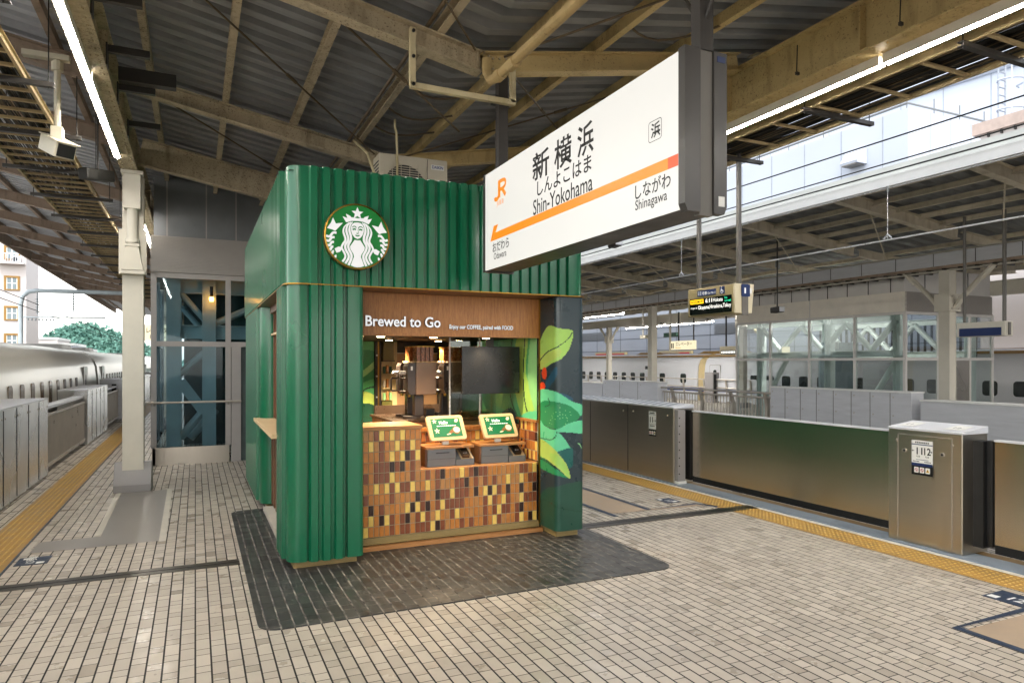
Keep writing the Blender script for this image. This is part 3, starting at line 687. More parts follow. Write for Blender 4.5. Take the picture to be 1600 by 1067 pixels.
# upper fascia: closed ring of ribbed sheet
pth = []
pth += ribs((KX0, KY1 - r_), (KX0, KY0 + r_), (-1, 0), .05, 5.35, .135, .05, .055, .006)
pth += corner(KX0 + r_, KY0 + r_, r_, 180, 270)
pth += ribs((KX0 + r_, KY0), (KX1 - r_, KY0), (0, -1), .07, 3.0)
pth += corner(KX1 - r_, KY0 + r_, r_, 270, 360)
pth += ribs((KX1, KY0 + r_), (KX1, KY1 - r_), (1, 0), .05, 5.35)
pth += corner(KX1 - r_, KY1 - r_, r_, 0, 90) + corner(KX0 + r_, KY1 - r_, r_, 90, 180)
mb = MB(); wall(mb, pth + [pth[0]], KB + .012, KT, 'kiosk_green'); mb.build('fascia', ks, smooth=25)
mb = MB(); ins = [Vector((p[0] + (.02 if p[0] < 2.4 else -.02), p[1] + (.02 if p[1] < 9.6 else -.02))) for p in pth]
wall(mb, ins + [ins[0]], KT - .06, KT - .001, 'kiosk_green', True); slab(mb, [(KX0 + .01, KY0 + .01), (KX1 - .01, KY0 + .01), (KX1 - .01, KY1 - .01), (KX0 + .01, KY1 - .01)], KT - .05, 'panel_dark')
mb.build('roof', ks, smooth=0)
# brass line under the fascia and the wooden soffit
mb = MB(); tr = [Vector((KX0 - .034, KY1)), Vector((KX0 - .034, KY0 + r_))] + corner(KX0 + r_, KY0 + r_, r_ + .034, 180, 270) + [Vector((KX1 - r_, KY0 - .034))] + corner(KX1 - r_, KY0 + r_, r_ + .034, 270, 360) + [Vector((KX1 + .034, KY1))]
wall(mb, tr, KB, KB + .012, 'brass'); slab(mb, tr, KB, 'slat_wood', True); slab(mb, tr, KB + .012, 'brass'); mb.build('trim', ks, smooth=25)
# front left corner pillar
cp = [Vector((.97, 7.50)), Vector((KX0 + .05, 7.50))] + corner(KX0 + .03, 7.47, .03, 90, 180, 3) + ribs((KX0, 7.47), (KX0, KY0 + r_), (-1, 0), .05, .53, .125, .04, .055, .006) + corner(KX0 + r_, KY0 + r_, r_, 180, 270) + \
     [Vector((.972, KY0)), Vector((.975, KY0 + .03)), Vector((.99, KY0 + .03)), Vector((.995, KY0))] + ribs((.995, KY0), (1.335, KY0), (0, -1), .0, .345, .118, .034, .062, .014) + \
     [Vector((1.34, KY0 + .03)), Vector((1.355, KY0 + .03)), Vector((1.36, KY0 - .015)), Vector((1.47, KY0 - .015))] + corner(1.47, KY0 + .035, .05, 270, 360, 5) + [Vector((1.52, 7.24)), Vector((1.52, 7.5))]
mb = MB(); wall(mb, cp, .085, KB, 'kiosk_green'); slab(mb, cp, .085, 'pale_wood', True); mb.build('corner_pillar', ks, smooth=28)
mb = MB(); mb.box(.86, 1.47, 6.87, 7.45, 0, .085, 'plinth_wood'); mb.build('plinth', ks, smooth=0)
# rear part of the left wall
rp = [Vector((.97, 12.3)), Vector((KX0, 12.3))] + ribs((KX0, 12.3), (KX0, 9.92), (-1, 0), .1, 2.3, .135, .035, .055, .006) + corner(KX0 + .14, 9.90, .14, 180, 270) + [Vector((1.0, 9.76))]
mb = MB(); wall(mb, rp, .085, KB, 'kiosk_green'); mb.build('rear_wall', ks, smooth=28)
mb = MB(); wall(mb, ribs((KX1, 7.3), (KX1, 12.4), (1, 0), .1, 5.0), .085, KB, 'kiosk_green'); mb.box(.82, KX1 - .01, 12.33, 12.40, .085, KB, 'kiosk_green'); mb.build('right_wall', ks, smooth=28)
mb = MB(); mb.box(.9, KX1 - .06, 9.95, 12.3, 0, .084, 'plinth_wood'); mb.build('plinth', ks, smooth=0)
# side window: brown boards, mullions, transom, ledge
mb = MB(); mb.box(.975, 1.02, 7.5, 9.78, .011, KB - .001, 'slat_wood'); mb.build('window_board', ks, smooth=0)
sw = mb = MB()
for y in (7.62, 7.86, 8.12, 8.38, 8.64, 8.90, 9.16, 9.42, 9.66): mb.box(.93, .975, y - .05, y + .05, .10, 1.16, 'slat_wood')
mb.build('slats', ks, smooth=0, bevel=.004)
mb = MB()
for y in (7.7, 8.2, 8.7, 9.2, 9.6): mb.box(.945, .975, y - .018, y + .018, 1.26, KB - .06, 'slat_wood')
mb.box(.93, .98, 7.5, 9.78, 2.36, 2.385, 'pale_wood'); mb.box(.92, .975, 7.5, 9.78, KB - .09, KB - .003, 'slat_wood'); mb.build('window_frame', ks, smooth=0)
mb = MB(); mb.box(.72, .98, 7.52, 9.95, 1.20, 1.245, 'pale_wood'); mb.build('ledge', ks, smooth=0, bevel=.004)
mb = MB(); mb.box(.83, .974, 7.505, 9.755, 0, .06, 'light_strip'); mb.build('threshold', ks, smooth=0)
# right pillar with the painted leaves
PX0 = 3.70
def pillar_path():
    q = [Vector((PX0, 7.24)), Vector((PX0, 7.20)), Vector((PX0, KY0 + .07))] + corner(PX0 + .07, KY0 + .07, .07, 180, 270, 6) + [Vector((KX1 - .07, KY0))] + corner(KX1 - .07, KY0 + .07, .07, 270, 360, 6) + [Vector((KX1, 7.3))]
    return q
pp = pillar_path(); cum = [0]
for i in range(1, len(pp)): cum.append(cum[-1] + (pp[i] - pp[i-1]).length)
def along(path, cum, s):
    for i in range(1, len(path)):
        if s <= cum[i] or i == len(path) - 1:
            t = (s - cum[i-1]) / max(cum[i] - cum[i-1], 1e-9); return path[i-1].lerp(path[i], min(max(t, 0), 1))
def mural_fn(u, v):
    s = u * cum[-1]; p = along(pp, cum, s); z = .085 + v * (KB - .09)
    a = s - .04                                                       # metres from the inner edge
    sx = 82 + (53 * a / .38 if a < .38 else 53 + 123 * (a - .38) / .355)
    return (p.x, p.y, z), (sx, 150.3 + (2.0 - z) * 384.4 + 90)
def ell(cx, cy, rx, ry, k=20, tilt=0): return [(cx + rx * math.cos(t) * math.cos(tilt) - ry * math.sin(t) * math.sin(tilt), cy + rx * math.cos(t) * math.sin(tilt) + ry * math.sin(t) * math.cos(tilt)) for t in [2 * math.pi * i / k for i in range(k)]]
def vein(pts, wd):
    pts = smooth_open(pts, 5); L = []; Q = []
    for i, p in enumerate(pts):
        a = Vector(pts[max(i - 1, 0)]); b = Vector(pts[min(i + 1, len(pts) - 1)]); d = (b - a).normalized(); q = Vector((-d.y, d.x)) * wd / 2
        L.append((p[0] + q.x, p[1] + q.y)); Q.append((p[0] - q.x, p[1] - q.y))
    return L + Q[::-1]
S_ = smooth_closed
shp = [('mural_forest', S_([(70, 900), (100, 812), (140, 782), (200, 770), (270, 792), (275, 1060), (70, 1060)])), ('mural_dark', vein([(84, 872), (105, 855), (150, 872), (210, 890), (262, 900)], 4)),
       ('mural_lime', S_([(88, 130), (102, 95), (118, 78), (150, 92), (210, 102), (207, 150), (190, 190), (160, 225), (125, 245), (108, 262), (95, 272), (80, 262), (78, 180)])),
       ('mural_yellow', S_([(80, 215), (120, 190), (160, 185), (150, 215), (115, 240), (95, 266), (78, 262)])), ('mural_dark', vein([(80, 238), (108, 196), (150, 170), (190, 138), (211, 108)], 4.5)),
       ('mural_blue', S_([(104, 330), (126, 280), (140, 258), (143, 292), (122, 340), (108, 360)])), ('mural_red', ell(99, 290, 9, 27)), ('mural_red', ell(92, 348, 10, 18)),
       ('mural_blue', S_([(150, 374), (190, 384), (215, 406), (180, 400)])),
       ('mural_mint', S_([(78, 372), (110, 362), (150, 374), (205, 410), (258, 430), (266, 462), (240, 478), (200, 445), (150, 425), (100, 425), (78, 440)])),
       ('mural_green', S_([(78, 442), (100, 412), (150, 416), (200, 432), (244, 474), (215, 505), (175, 522), (135, 532), (100, 522), (78, 500)])),
       ('mural_mint', S_([(78, 500), (100, 524), (135, 534), (200, 505), (266, 500), (266, 552), (200, 548), (150, 545), (165, 562), (192, 600), (208, 640), (150, 640), (110, 622), (78, 612)])),
       ('mural_teal', S_([(140, 632), (205, 615), (213, 650), (207, 700), (165, 694), (140, 655)])),
       ('mural_yellow', S_([(78, 592), (110, 600), (150, 640), (185, 690), (199, 735), (192, 748), (150, 705), (110, 675), (78, 662)])), ('mural_lime', S_([(120, 640), (150, 650), (185, 700), (196, 742), (160, 705), (125, 672)])),
       ('mural_green', S_([(78, 668), (110, 680), (150, 710), (188, 745), (150, 735), (78, 715)])), ('mural_dark', vein([(80, 675), (110, 685), (140, 705)], 5)), ('mural_dark', vein([(84, 585), (120, 582), (138, 560), (140, 536)], 3.5)),
       ('mural_dark', vein([(100, 440), (118, 425), (112, 400)], 3)), ('mural_pale', vein([(236, 596), (246, 606), (256, 624)], 4))]
rr = random.Random(2)
leaf_a = [q for m_, q in shp if m_ == 'mural_green'][0]; leaf_b = [q for m_, q in shp if m_ == 'mural_lime'][0]
for _ in range(60):
    p_ = (rr.gauss(160, 28), rr.gauss(480, 20))
    if inside(p_, leaf_a): shp.append(('mural_pale', ell(*p_, 1.4, 1.6, 6)))
for _ in range(40):
    p_ = (rr.gauss(150, 22), rr.gauss(195, 16))
    if inside(p_, leaf_b): shp.append(('mural_yellow', ell(*p_, 1.5, 1.8, 6)))
mb = MB(); paint_grid(mb, mural_fn, 110, 300, shp, 'mural_navy'); mb.build('mural_pillar', ks, smooth=40)
mb = MB(); mb.box(PX0 - .012, PX0 - .001, 7.18, 7.21, .1, KB - .005, 'brass'); mb.box(3.74, 4.02, 6.86, 7.25, 0, .083, 'plinth_wood'); mb.build('plinth', ks, smooth=0)
mb = MB(); slab(mb, pp, .086, 'plinth_wood', True); mb.build('pillar_base', ks, smooth=0)
# header board with raised letters
hd = MB().box(1.521, 3.699, 7.20, 7.26, 2.297, KB - .002, 'header_wood').build('header_board', ks, smooth=0)
MB().box(1.521, 3.699, 7.188, 7.20, 2.285, 2.315, 'header_wood').build('header_lip', ks, smooth=0)
mb = MB(); fh = Fr((0, 7.19, 0), (1, 0, 0), (0, 0, 1))
mb.text(fh, 'Brewed to Go', .155, 1.615, 2.385, 'letter_white', 0, .032, .02, fit=.83, mside='letter_side'); mb.build('lettering', hd, smooth=0); mb = MB(); mb.text(fh, 'Enjoy our COFFEE, paired with FOOD', .064, 2.56, 2.375, 'letter_white', 0, .014, .022, fit=.78, mside='letter_side')
mb.build('lettering', hd, smooth=0)
# tiles
def tile_wall(mb, fr, x0, y0, nx, ny, px, py, seed, d=.0):
    rn = random.Random(seed)
    mb.rect(fr, x0 - .001, y0 - .001, x0 + nx * px + .001, y0 + ny * py + .001, d - .012, d, 'grout')
    last = {}
    for j in range(ny):
        prev = None
        for i in range(nx):
            while True:
                c = rn.choices(('tile_orange', 'tile_brown', 'tile_yellow', 'tile_dark', 'tile_tan'), (29, 23, 27, 12, 9))[0]
                if not (c == prev and c in ('tile_dark', 'tile_yellow')) and not (last.get(i) == c and c in ('tile_dark', 'tile_yellow')): break
            prev = c; last[i] = c
            a0, a1, b0, b1 = x0 + i * px + .003, x0 + (i + 1) * px - .003, y0 + j * py + .003, y0 + (j + 1) * py - .003; e = .003
            tl = [rn.uniform(-.0006, .0006) for _ in range(4)]
            o = [fr.p(*q, d) for q in ((a0, b0), (a1, b0), (a1, b1), (a0, b1))]; t = [fr.p(*q, d + .006 + tl[k]) for k, q in enumerate(((a0 + e, b0 + e), (a1 - e, b0 + e), (a1 - e, b1 - e), (a0 + e, b1 - e)))]
            mb.raw(o + t, [(4, 5, 6, 7), (0, 1, 5, 4), (1, 2, 6, 5), (2, 3, 7, 6), (3, 0, 4, 7)], c)
CY = 7.22
mb = MB(); ff = Fr((0, CY, 0), (1, 0, 0), (0, 0, 1))
tile_wall(mb, ff, 1.552, .135, 12, 10, .0573, .1135, 11); tile_wall(mb, ff, 1.552 + 12 * .0573, .135, 25, 6, .0573, .1135, 12)
ctr = mb.build('counter', ks, smooth=0)
mb = MB(); tile_wall(mb, Fr((2.241, CY + .006, 0), (0, 1, 0), (0, 0, 1)), .0, .82, 9, 4, .0573, .1135, 15); mb.box(1.53, 2.237, CY + .013, 7.75, .1, 1.27, 'grout'); mb.build('counter_end', ctr, smooth=0)
mb = MB(); fr = Fr((0, CY - .012, 0), (1, 0, 0), (0, 0, 1)); mb.box(1.53, 2.262, CY - .014, 7.80, 1.272, 1.312, 'counter_wood'); mb.build('counter_top', ctr, smooth=0, bevel=.004)
mb = MB(); mb.box(2.245, 3.69, CY + .002, 7.74, .79, .822, 'counter_wood'); mb.build('shelf', ctr, smooth=0, bevel=.003)
mb = MB(); mb.box(1.525, 3.698, CY - .015, CY + .02, .06, .132, 'plinth_wood'); mb.box(1.525, 3.72, CY - .075, CY - .015, .0, .055, 'counter_wood'); mb.build('baseboard', ctr, smooth=0, bevel=.003)
mb = MB(); tile_wall(mb, Fr((0, 7.76, 0), (1, 0, 0), (0, 0, 1)), 2.245, .83, 25, 3, .0573, .1135, 17); mb.box(2.245, 3.69, 7.74, 7.90, 1.18, 1.225, 'header_wood'); mb.box(2.24, 3.69, 7.775, 7.9, .8, 1.18, 'grout'); mb.build('back_riser', ctr, smooth=0)
mb = MB(); tile_wall(mb, Fr((3.692, 7.755, 0), (0, -1, 0), (0, 0, 1)), .0, .83, 9, 4, .0573, .1135, 19); mb.box(3.66, 3.698, CY, 7.78, 1.285, 1.315, 'header_wood'); mb.build('side_riser', ctr, smooth=0)
# interior shell
mb = MB(); mb.box(1.0, 4.0, 7.3, 9.85, .06, .1, 'interior_dark'); mb.build('inside_floor', ks, smooth=0)
mb = MB(); mb.box(1.02, 4.0, 7.262, 9.85, 2.30, 2.34, 'interior_dark'); mb.build('inside_ceiling', ks, smooth=0)
mb = MB(); mb.box(1.02, 4.0, 9.80, 9.85, .1, 2.3, 'interior_bronze'); mb.box(3.30, 3.70, 9.785, 9.80, .1, 2.3, 'interior_dark'); mb.box(2.68, 3.30, 9.785, 9.8, 2.14, 2.3, 'interior_dark'); mb.build('inside_wall', ks, smooth=0)
mb = MB(); mb.box(2.68, 3.3, 9.78, 9.788, 2.128, 2.14, 'cream_light'); mb.box(2.60, 2.675, 9.76, 9.8, .1, 2.3, 'shelf_cream'); mb.build('inside_trim', ks, smooth=0)
def plain_fn(o, ru, wv):
    o = Vector(o); ru = Vector(ru); wv = Vector(wv)
    return lambda u, v: (tuple(o + ru * u + wv * v), (u, v))
mb = MB(); sh = [('mural_green', S_([(-.1, .5), (1.1, .42), (1.1, .86), (-.1, .84)])), ('mural_pale', S_([(-.1, .60), (.5, .66), (1.1, .78), (1.1, .70), (.5, .58), (-.1, .50)])), ('mural_mid', S_([(-.1, .42), (.6, .52), (1.1, .54), (1.1, .38), (.4, .36), (-.1, .34)])),
     ('mural_yellow', S_([(.1, .38), (.6, .40), (1.1, .33), (1.1, .2), (.5, .18), (.1, .24)])), ('mural_forest', S_([(-.1, .2), (.5, .26), (1.1, .2), (1.1, -.1), (-.1, -.1)])), ('mural_dark', vein([(-.1, .22), (.4, .3), (.5, .42), (1.1, .46)], .02)), ('mural_dark', vein([(0, .05), (.5, .1), (1.1, .06)], .02))]
paint_grid(mb, plain_fn((2.05, 9.778, 1.1), (.29, 0, 0), (0, 0, 1.2)), 40, 120, sh, 'mural_mid'); mb.build('leaf_panel', ks, smooth=0)
mb = MB(); mb.box(2.345, 2.43, 9.72, 9.80, .1, 2.3, 'black_metal'); mb.box(2.38, 2.40, 9.712, 9.72, .1, 2.3, 'brass')
for z in (1.25, 1.5, 1.8, 2.1): mb.tube([(2.365, 9.72, z), (2.365, 9.70, z)], .012, 'wire_silver', 8)
mb.build('stud_rail', ks, smooth=0)
mb = MB(); mb.box(2.44, 2.59, 9.62, 9.78, 2.03, 2.295, 'cabinet_olive'); mb.box(2.44, 2.59, 9.74, 9.79, 1.45, 2.02, 'shelf_cream'); mb.box(2.44, 2.59, 9.70, 9.79, .1, 1.44, 'cabinet_olive'); mb.box(2.43, 2.6, 9.60, 9.80, 2.012, 2.028, 'black_metal')
for z in (1.62, 1.82): mb.box(2.44, 2.59, 9.66, 9.74, z, z + .012, 'shelf_cream')
for z, c in ((1.46, 'mural_pale'), (1.64, 'cream_light'), (1.84, 'mural_forest')):
    for k in range(3): mb.box(2.455 + k * .045, 2.485 + k * .045, 9.68, 9.73, z, z + .1 + .02 * (k % 2), c if k != 1 else 'tile_tan')
mb.build('wall_cabinet', ks, smooth=0)
mb = MB()
sh = [('mural_lime', S_([(-.02, 0), (.12, .0), (.22, .25), (.26, .6), (.22, 1.02), (.10, 1.02), (.12, .6), (.02, .3)])), ('mural_mid', S_([(.26, 1.02), (.30, .5), (.22, .1), (.3, 0), (.5, .1), (.45, .6), (.5, 1.02)])), ('mural_green', S_([(.5, 0), (.7, .3), (.62, 1.05), (.46, 1.05), (.5, .5)])), ('mural_pale', S_([(-.02, .15), (.06, .3), (.1, .6), (.06, 1.02), (-.02, 1.02)])),
      ('mural_forest', S_([(.72, -.1), (1.1, -.1), (1.1, 1.1), (.8, 1.1), (.7, .5)])), ('mural_dark', vein([(.03, 0), (.12, .2), (.15, .55), (.13, 1)], .012)), ('mural_dark', vein([(.22, .08), (.30, .3), (.31, .7), (.28, 1)], .012)), ('mural_navy', S_([(.22, -.05), (.5, -.05), (.42, .08), (.28, .16)])), ('mural_mint', S_([(-.02, 0), (.2, 0), (.14, .12), (-.02, .16)]))]
paint_grid(mb, plain_fn((3.695, 7.26, 1.24), (0, 2.5, 0), (0, 0, 1.06)), 150, 90, sh, 'mural_mid'); mb.build('leaf_wall', ks, smooth=0)
MB().box(3.70, 3.72, 7.26, 9.8, .1, 2.3, 'interior_dark').build('inside_wall', ks, smooth=0)
MB().box(1.02, 1.06, 7.26, 9.8, .1, 2.3, 'interior_bronze').build('inside_wall', ks, smooth=0)
mb = MB(); mb.box(2.12, 3.69, 7.92, 9.1, 1.275, 1.305, 'dark_top'); mb.box(2.15, 3.69, 7.96, 9.08, .1, 1.275, 'interior_bronze'); mb.box(2.18, 3.3, 9.07, 9.09, 1.305, 1.42, 'dark_top'); mb.build('work_counter', ks, smooth=0)
for x in (1.86, 2.47, 3.12):
    dl = MB().tube([(x, 7.46, 2.2985), (x, 7.46, 2.284)], .055, 'brass', 20).build('downlight', ks)
    MB().tube([(x, 7.46, 2.283), (x, 7.46, 2.279)], .042, 'down_light', 20).build('lens', dl)
    ld = bpy.data.lights.new('downlight_beam', 'SPOT'); ld.energy = 24; ld.color = (1, .78, .5); ld.spot_size = R(120); ld.spot_blend = .7; ld.shadow_soft_size = .04
    lo = bpy.data.objects.new('downlight_beam', ld); COL.objects.link(lo); lo.location = (x, 7.46, 2.26)
for x in (2.28, 2.95):  # rear pair added to warm and brighten the kiosk interior
    dl = MB().tube([(x, 8.7, 2.2985), (x, 8.7, 2.284)], .055, 'brass', 20).build('downlight', ks)
    MB().tube([(x, 8.7, 2.283), (x, 8.7, 2.279)], .042, 'down_light', 20).build('lens', dl)
    ld = bpy.data.lights.new('downlight_beam', 'SPOT'); ld.energy = 100; ld.color = (1, .78, .5); ld.spot_size = R(130); ld.spot_blend = .7; ld.shadow_soft_size = .04
    lo = bpy.data.objects.new('downlight_beam', ld); COL.objects.link(lo); lo.location = (x, 8.7, 2.26)
gp = MB().box(2.83, 3.69, 7.912, 7.918, 1.225, 2.3, 'partition_glass').build('glass_partition', ks, smooth=0)
mb = MB(); mb.box(2.822, 2.836, 7.905, 7.925, 1.225, 2.3, 'wire_silver'); mb.box(3.22, 3.232, 7.905, 7.925, 1.225, 2.3, 'wire_silver'); mb.build('glass_post', gp, smooth=0)
# round logo sign
lg = MB()
LX, LZ, LR, LY = 1.43, 3.22, .318, 6.655
fl = Fr((LX, LY, LZ), (1, 0, 0), (0, 0, 1))
circ = arc(0, 0, LR * .965, 0, 360, 72)[:-1]
lg.prism(fl, circ, -.07, 0, 'logo_green', 'letter_side'); lgo = lg.build('logo_sign', ks, smooth=30)
mb = MB(); co, ci = arc(0, 0, LR, 0, 360, 72), arc(0, 0, LR * .955, 0, 360, 72)
for i in range(72):
    a, b, c, d = co[i], co[i+1], ci[i+1], ci[i]
    mb.face([fl.p(*a, .008), fl.p(*b, .008), fl.p(*c, .012), fl.p(*d, .012)][::1], 'brass'); mb.face([fl.p(*a, -.08), fl.p(*b, -.08), fl.p(*b, .008), fl.p(*a, .008)], 'brass'); mb.face([fl.p(*d, .012), fl.p(*c, .012), fl.p(*c, 0), fl.p(*d, 0)], 'brass')
mb.build('ring', lgo, smooth=40)
mb = MB()
def sc(pts): return [(x * LR * .955, y * LR * .955) for x, y in pts]
def wh(pts, d=.003, m='logo_white'): mb.prism(fl, sc(pts), d, d, m)
def both(pts, d=.003, m='logo_white'): wh(pts, d, m); wh([(-x, y) for x, y in pts], d, m)
star = [( (.20 if k % 2 == 0 else .085) * math.sin(math.pi * k / 5), .745 + (.20 if k % 2 == 0 else .085) * math.cos(math.pi * k / 5)) for k in range(10)]
wh(star, .0034)
both([(0, .50), (.18, .487), (.36, .425), (.47, .61), (.32, .565), (.365, .70), (.22, .635), (.20, .60), (.10, .60), (.0, .585)], .003)
both([(0, .455), (.10, .44), (.17, .385), (.205, .29), (.20, .16), (.16, .05), (.09, -.04), (0, -.075)], .003)
both([(0, -.12), (.09, -.11), (.15, -.2), (.235, -.33), (.22, -.42), (.13, -.56), (.11, -.65), (.16, -.78), (.215, -.93), (.10, -.975), (0, -.985)], .003)
def strand(pts, wd): 
    q = smooth_open(pts, 6); g = 955 / 1000 * LR
    for sgn in (-1, 1): mb.ribbon(fl, [(sgn * x * g, y * g) for x, y in q] if sgn > 0 else [(sgn * x * g, y * g) for x, y in q], lambda t: wd * g * (min(1, .35 + 3 * t)), .0031, 'logo_white')
strand([(.15, .46), (.235, .34), (.255, .17), (.215, .02), (.21, -.12), (.29, -.29), (.27, -.43), (.195, -.58), (.20, -.72), (.285, -.93)], .072)
strand([(.20, .45), (.32, .32), (.35, .15), (.30, -.03), (.30, -.14), (.385, -.30), (.37, -.44), (.285, -.60), (.29, -.72), (.385, -.88)], .07)
strand([(.26, .43), (.41, .28), (.445, .12), (.385, -.07), (.39, -.16), (.46, -.27), (.50, -.38), (.44, -.50), (.385, -.62), (.40, -.72), (.475, -.83)], .062)
both([(.50, -.37), (.60, -.36), (.72, -.43), (.66, -.56), (.55, -.52), (.50, -.44)], .0032)
both([(.46, .40), (.60, .38), (.68, .36), (.77, .545), (.83, .38), (.955, .20), (.80, .17), (.70, .13), (.60, .24)], .003)
for k, (xa, ya, xb, yb) in enumerate(((.66, .07, .985, -.02), (.72, -.08, .98, -.16), (.74, -.23, .945, -.30), (.76, -.38, .90, -.43), (.74, -.52, .83, -.55), (.66, -.66, .735, -.67))):
    q = smooth_open([(xa, ya), ((xa * 2 + xb) / 3, ya - .005), ((xa + 2 * xb) / 3, yb - .04), (xb, yb - .02)], 5); g = .955 * LR
    for sgn in (-1, 1): mb.ribbon(fl, [(sgn * x * g, y * g) for x, y in q], .072 * g, .0031, 'logo_white')
G = 'logo_green'; g = .955 * LR
for sgn in (-1, 1):
    mb.ribbon(fl, [(sgn * x * g, y * g) for x, y in smooth_open([(.035, .28), (.07, .315), (.12, .32), (.165, .285)], 4)], .03 * g, .0045, G)
    mb.ribbon(fl, [(sgn * x * g, y * g) for x, y in smooth_open([(.05, .215), (.10, .235), (.155, .21)], 4)], .05 * g, .0045, G)
mb.ribbon(fl, [(x * g, y * g) for x, y in smooth_open([(.03, .30), (.02, .2), (.035, .12)], 4)], .015 * g, .0045, G)
mb.ribbon(fl, [(x * g, y * g) for x, y in ((-.035, .10), (.035, .10))], .03 * g, .0045, G); mb.ribbon(fl, [(x * g, y * g) for x, y in smooth_open([(-.065, .045), (0, .02), (.065, .045)], 4)], .04 * g, .0045, G)
mb.build('emblem', lgo, smooth=0)

# ------------------------------------------------------------------ things on and in the kiosk
# order terminals
def terminal(x, y, rot, label, reader):
    t = thing('order_terminal', label, 'payment terminal', (x, y, .822), 'order terminals on the tiled counter')
    mb = MB(); z = .822
    mb.box(x - .02, x + .34, y + .0, y + .30, z, z + .20, 'slat_wood'); mb.box(x - .024, x + .56, y - .03, y + .31, z + .2, z + .228, 'counter_wood'); mb.build('cabinet', t, smooth=0, bevel=.003)
    mb = MB(); mb.box(x - .001, x + .335, y - .02, y, z, z + .197, 'pos_grey'); mb.box(x + .10, x + .26, y - .024, y - .0195, z + .150, z + .160, 'slot_black'); mb.box(x - .002, x + .335, y - .022, y - .02, z + .085, z + .088, 'slot_black'); mb.build('printer', t, smooth=0, bevel=.003)
    mb = MB(); fr = Fr((x + .34, y, z), (0, -1, 0), (0, 0, 1))
    mb.prism(fr, [(.03, 0), (.03, .07), (-.20, .195), (-.28, .195), (-.28, 0)], -.22, 0, 'pos_grey'); mb.prism(fr, [(.028, .0715), (.028, .074), (-.198, .198), (-.2, .1955)], -.21, -.06, 'pale_wood'); mb.build('side_tray', t, smooth=0)
    mb = MB(); fr2 = Fr((x + .46, y - .01, z + .105), (1, 0, 0), (0, .88, .47)); mb.prism(fr2, rrect(-.045, -.03, .045, .19, .015), -.01, .028, reader)
    mb.rect(fr2, -.038, .06, .038, .18, .028, .0285, 'slot_black')
    for a in range(2): mb.rect(fr2, -.03 + a * .03, .015, -.012 + a * .03, .022, .028, .029, 'sticker_white')
    mb.build('card_reader', t, smooth=40)
    mb = MB(); mb.box(x + .22, x + .30, y + .10, y + .14, z + .228, z + .34, 'sticker_white'); mb.build('stand', t, smooth=0, bevel=.008)
    fr3 = Fr((x + .27, y + .07, z + .345), (.985, .12, 0), (-.06, .48, .87))
    mb = MB(); mb.prism(fr3, rrect(-.232, -.07, .232, .235, .032), -.012, .02, 'pale_wood'); tb = mb.build('tablet', t, smooth=40)
    mb = MB(); mb.rect(fr3, -.185, -.032, .185, .198, .02, .0215, 'screen_green')
    mb.text(fr3, 'Hello', .05, -.03, .13, 'led_white', 0, .0235, .02, align='CENTER'); [mb.rect(fr3, -.12 + (.13 - -.12) * q / 9, .1, -.12 + (.13 - -.12) * (q + .72) / 9, .1 + .009, .0225, .0225 + .001, 'led_white') for q in range(9)]
    for cx, cy, s in ((-.13, .045, .03), (-.14, .165, .027)):
        for k in range(5):
            a = 2 * math.pi * k / 5 + .3; mb.prism(fr3, ell(cx + s * .6 * math.cos(a), cy + s * .6 * math.sin(a), s * .55, s * .22, 8, a), .0225, .0225, 'led_white' if s > .031 else 'screen_cream')
    mb.prism(fr3, ell(.115, .045, .05, .05, 18), .0222, .0222, 'screen_brown'); mb.prism(fr3, ell(.12, .05, .042, .036, 18), .0226, .0226, 'screen_cream'); mb.prism(fr3, ell(.05, .03, .04, .018, 12, .6), .0224, .0224, 'screen_brown'); mb.prism(fr3, ell(.14, .165, .028, .02, 12, .6), .0224, .0224, 'screen_cream'); mb.prism(fr3, ell(.01, .0, .03, .008, 10, .2), .0226, .0226, 'screen_cream')
    mb.build('screen', tb, smooth=0)
    return t
terminal(2.36, 7.36, 0, 'left order terminal with tilted green tablet screen and brown card reader', 'reader_brown')
terminal(3.02, 7.36, 0, 'right order terminal with tilted green tablet screen and black card reader', 'reader_black')
# black menu screen
t = thing('menu_screen', 'switched off black menu screen hanging above the right order terminal', 'screen', (3.25, 7.62, 1.62))
MB().box(2.875, 3.63, 7.60, 7.64, 1.62, 2.19, 'screen_black').build('panel', t, smooth=0, bevel=.004)
MB().box(3.2, 3.3, 7.64, 7.66, 1.9, 2.296, 'black_metal').build('mount', t, smooth=0)
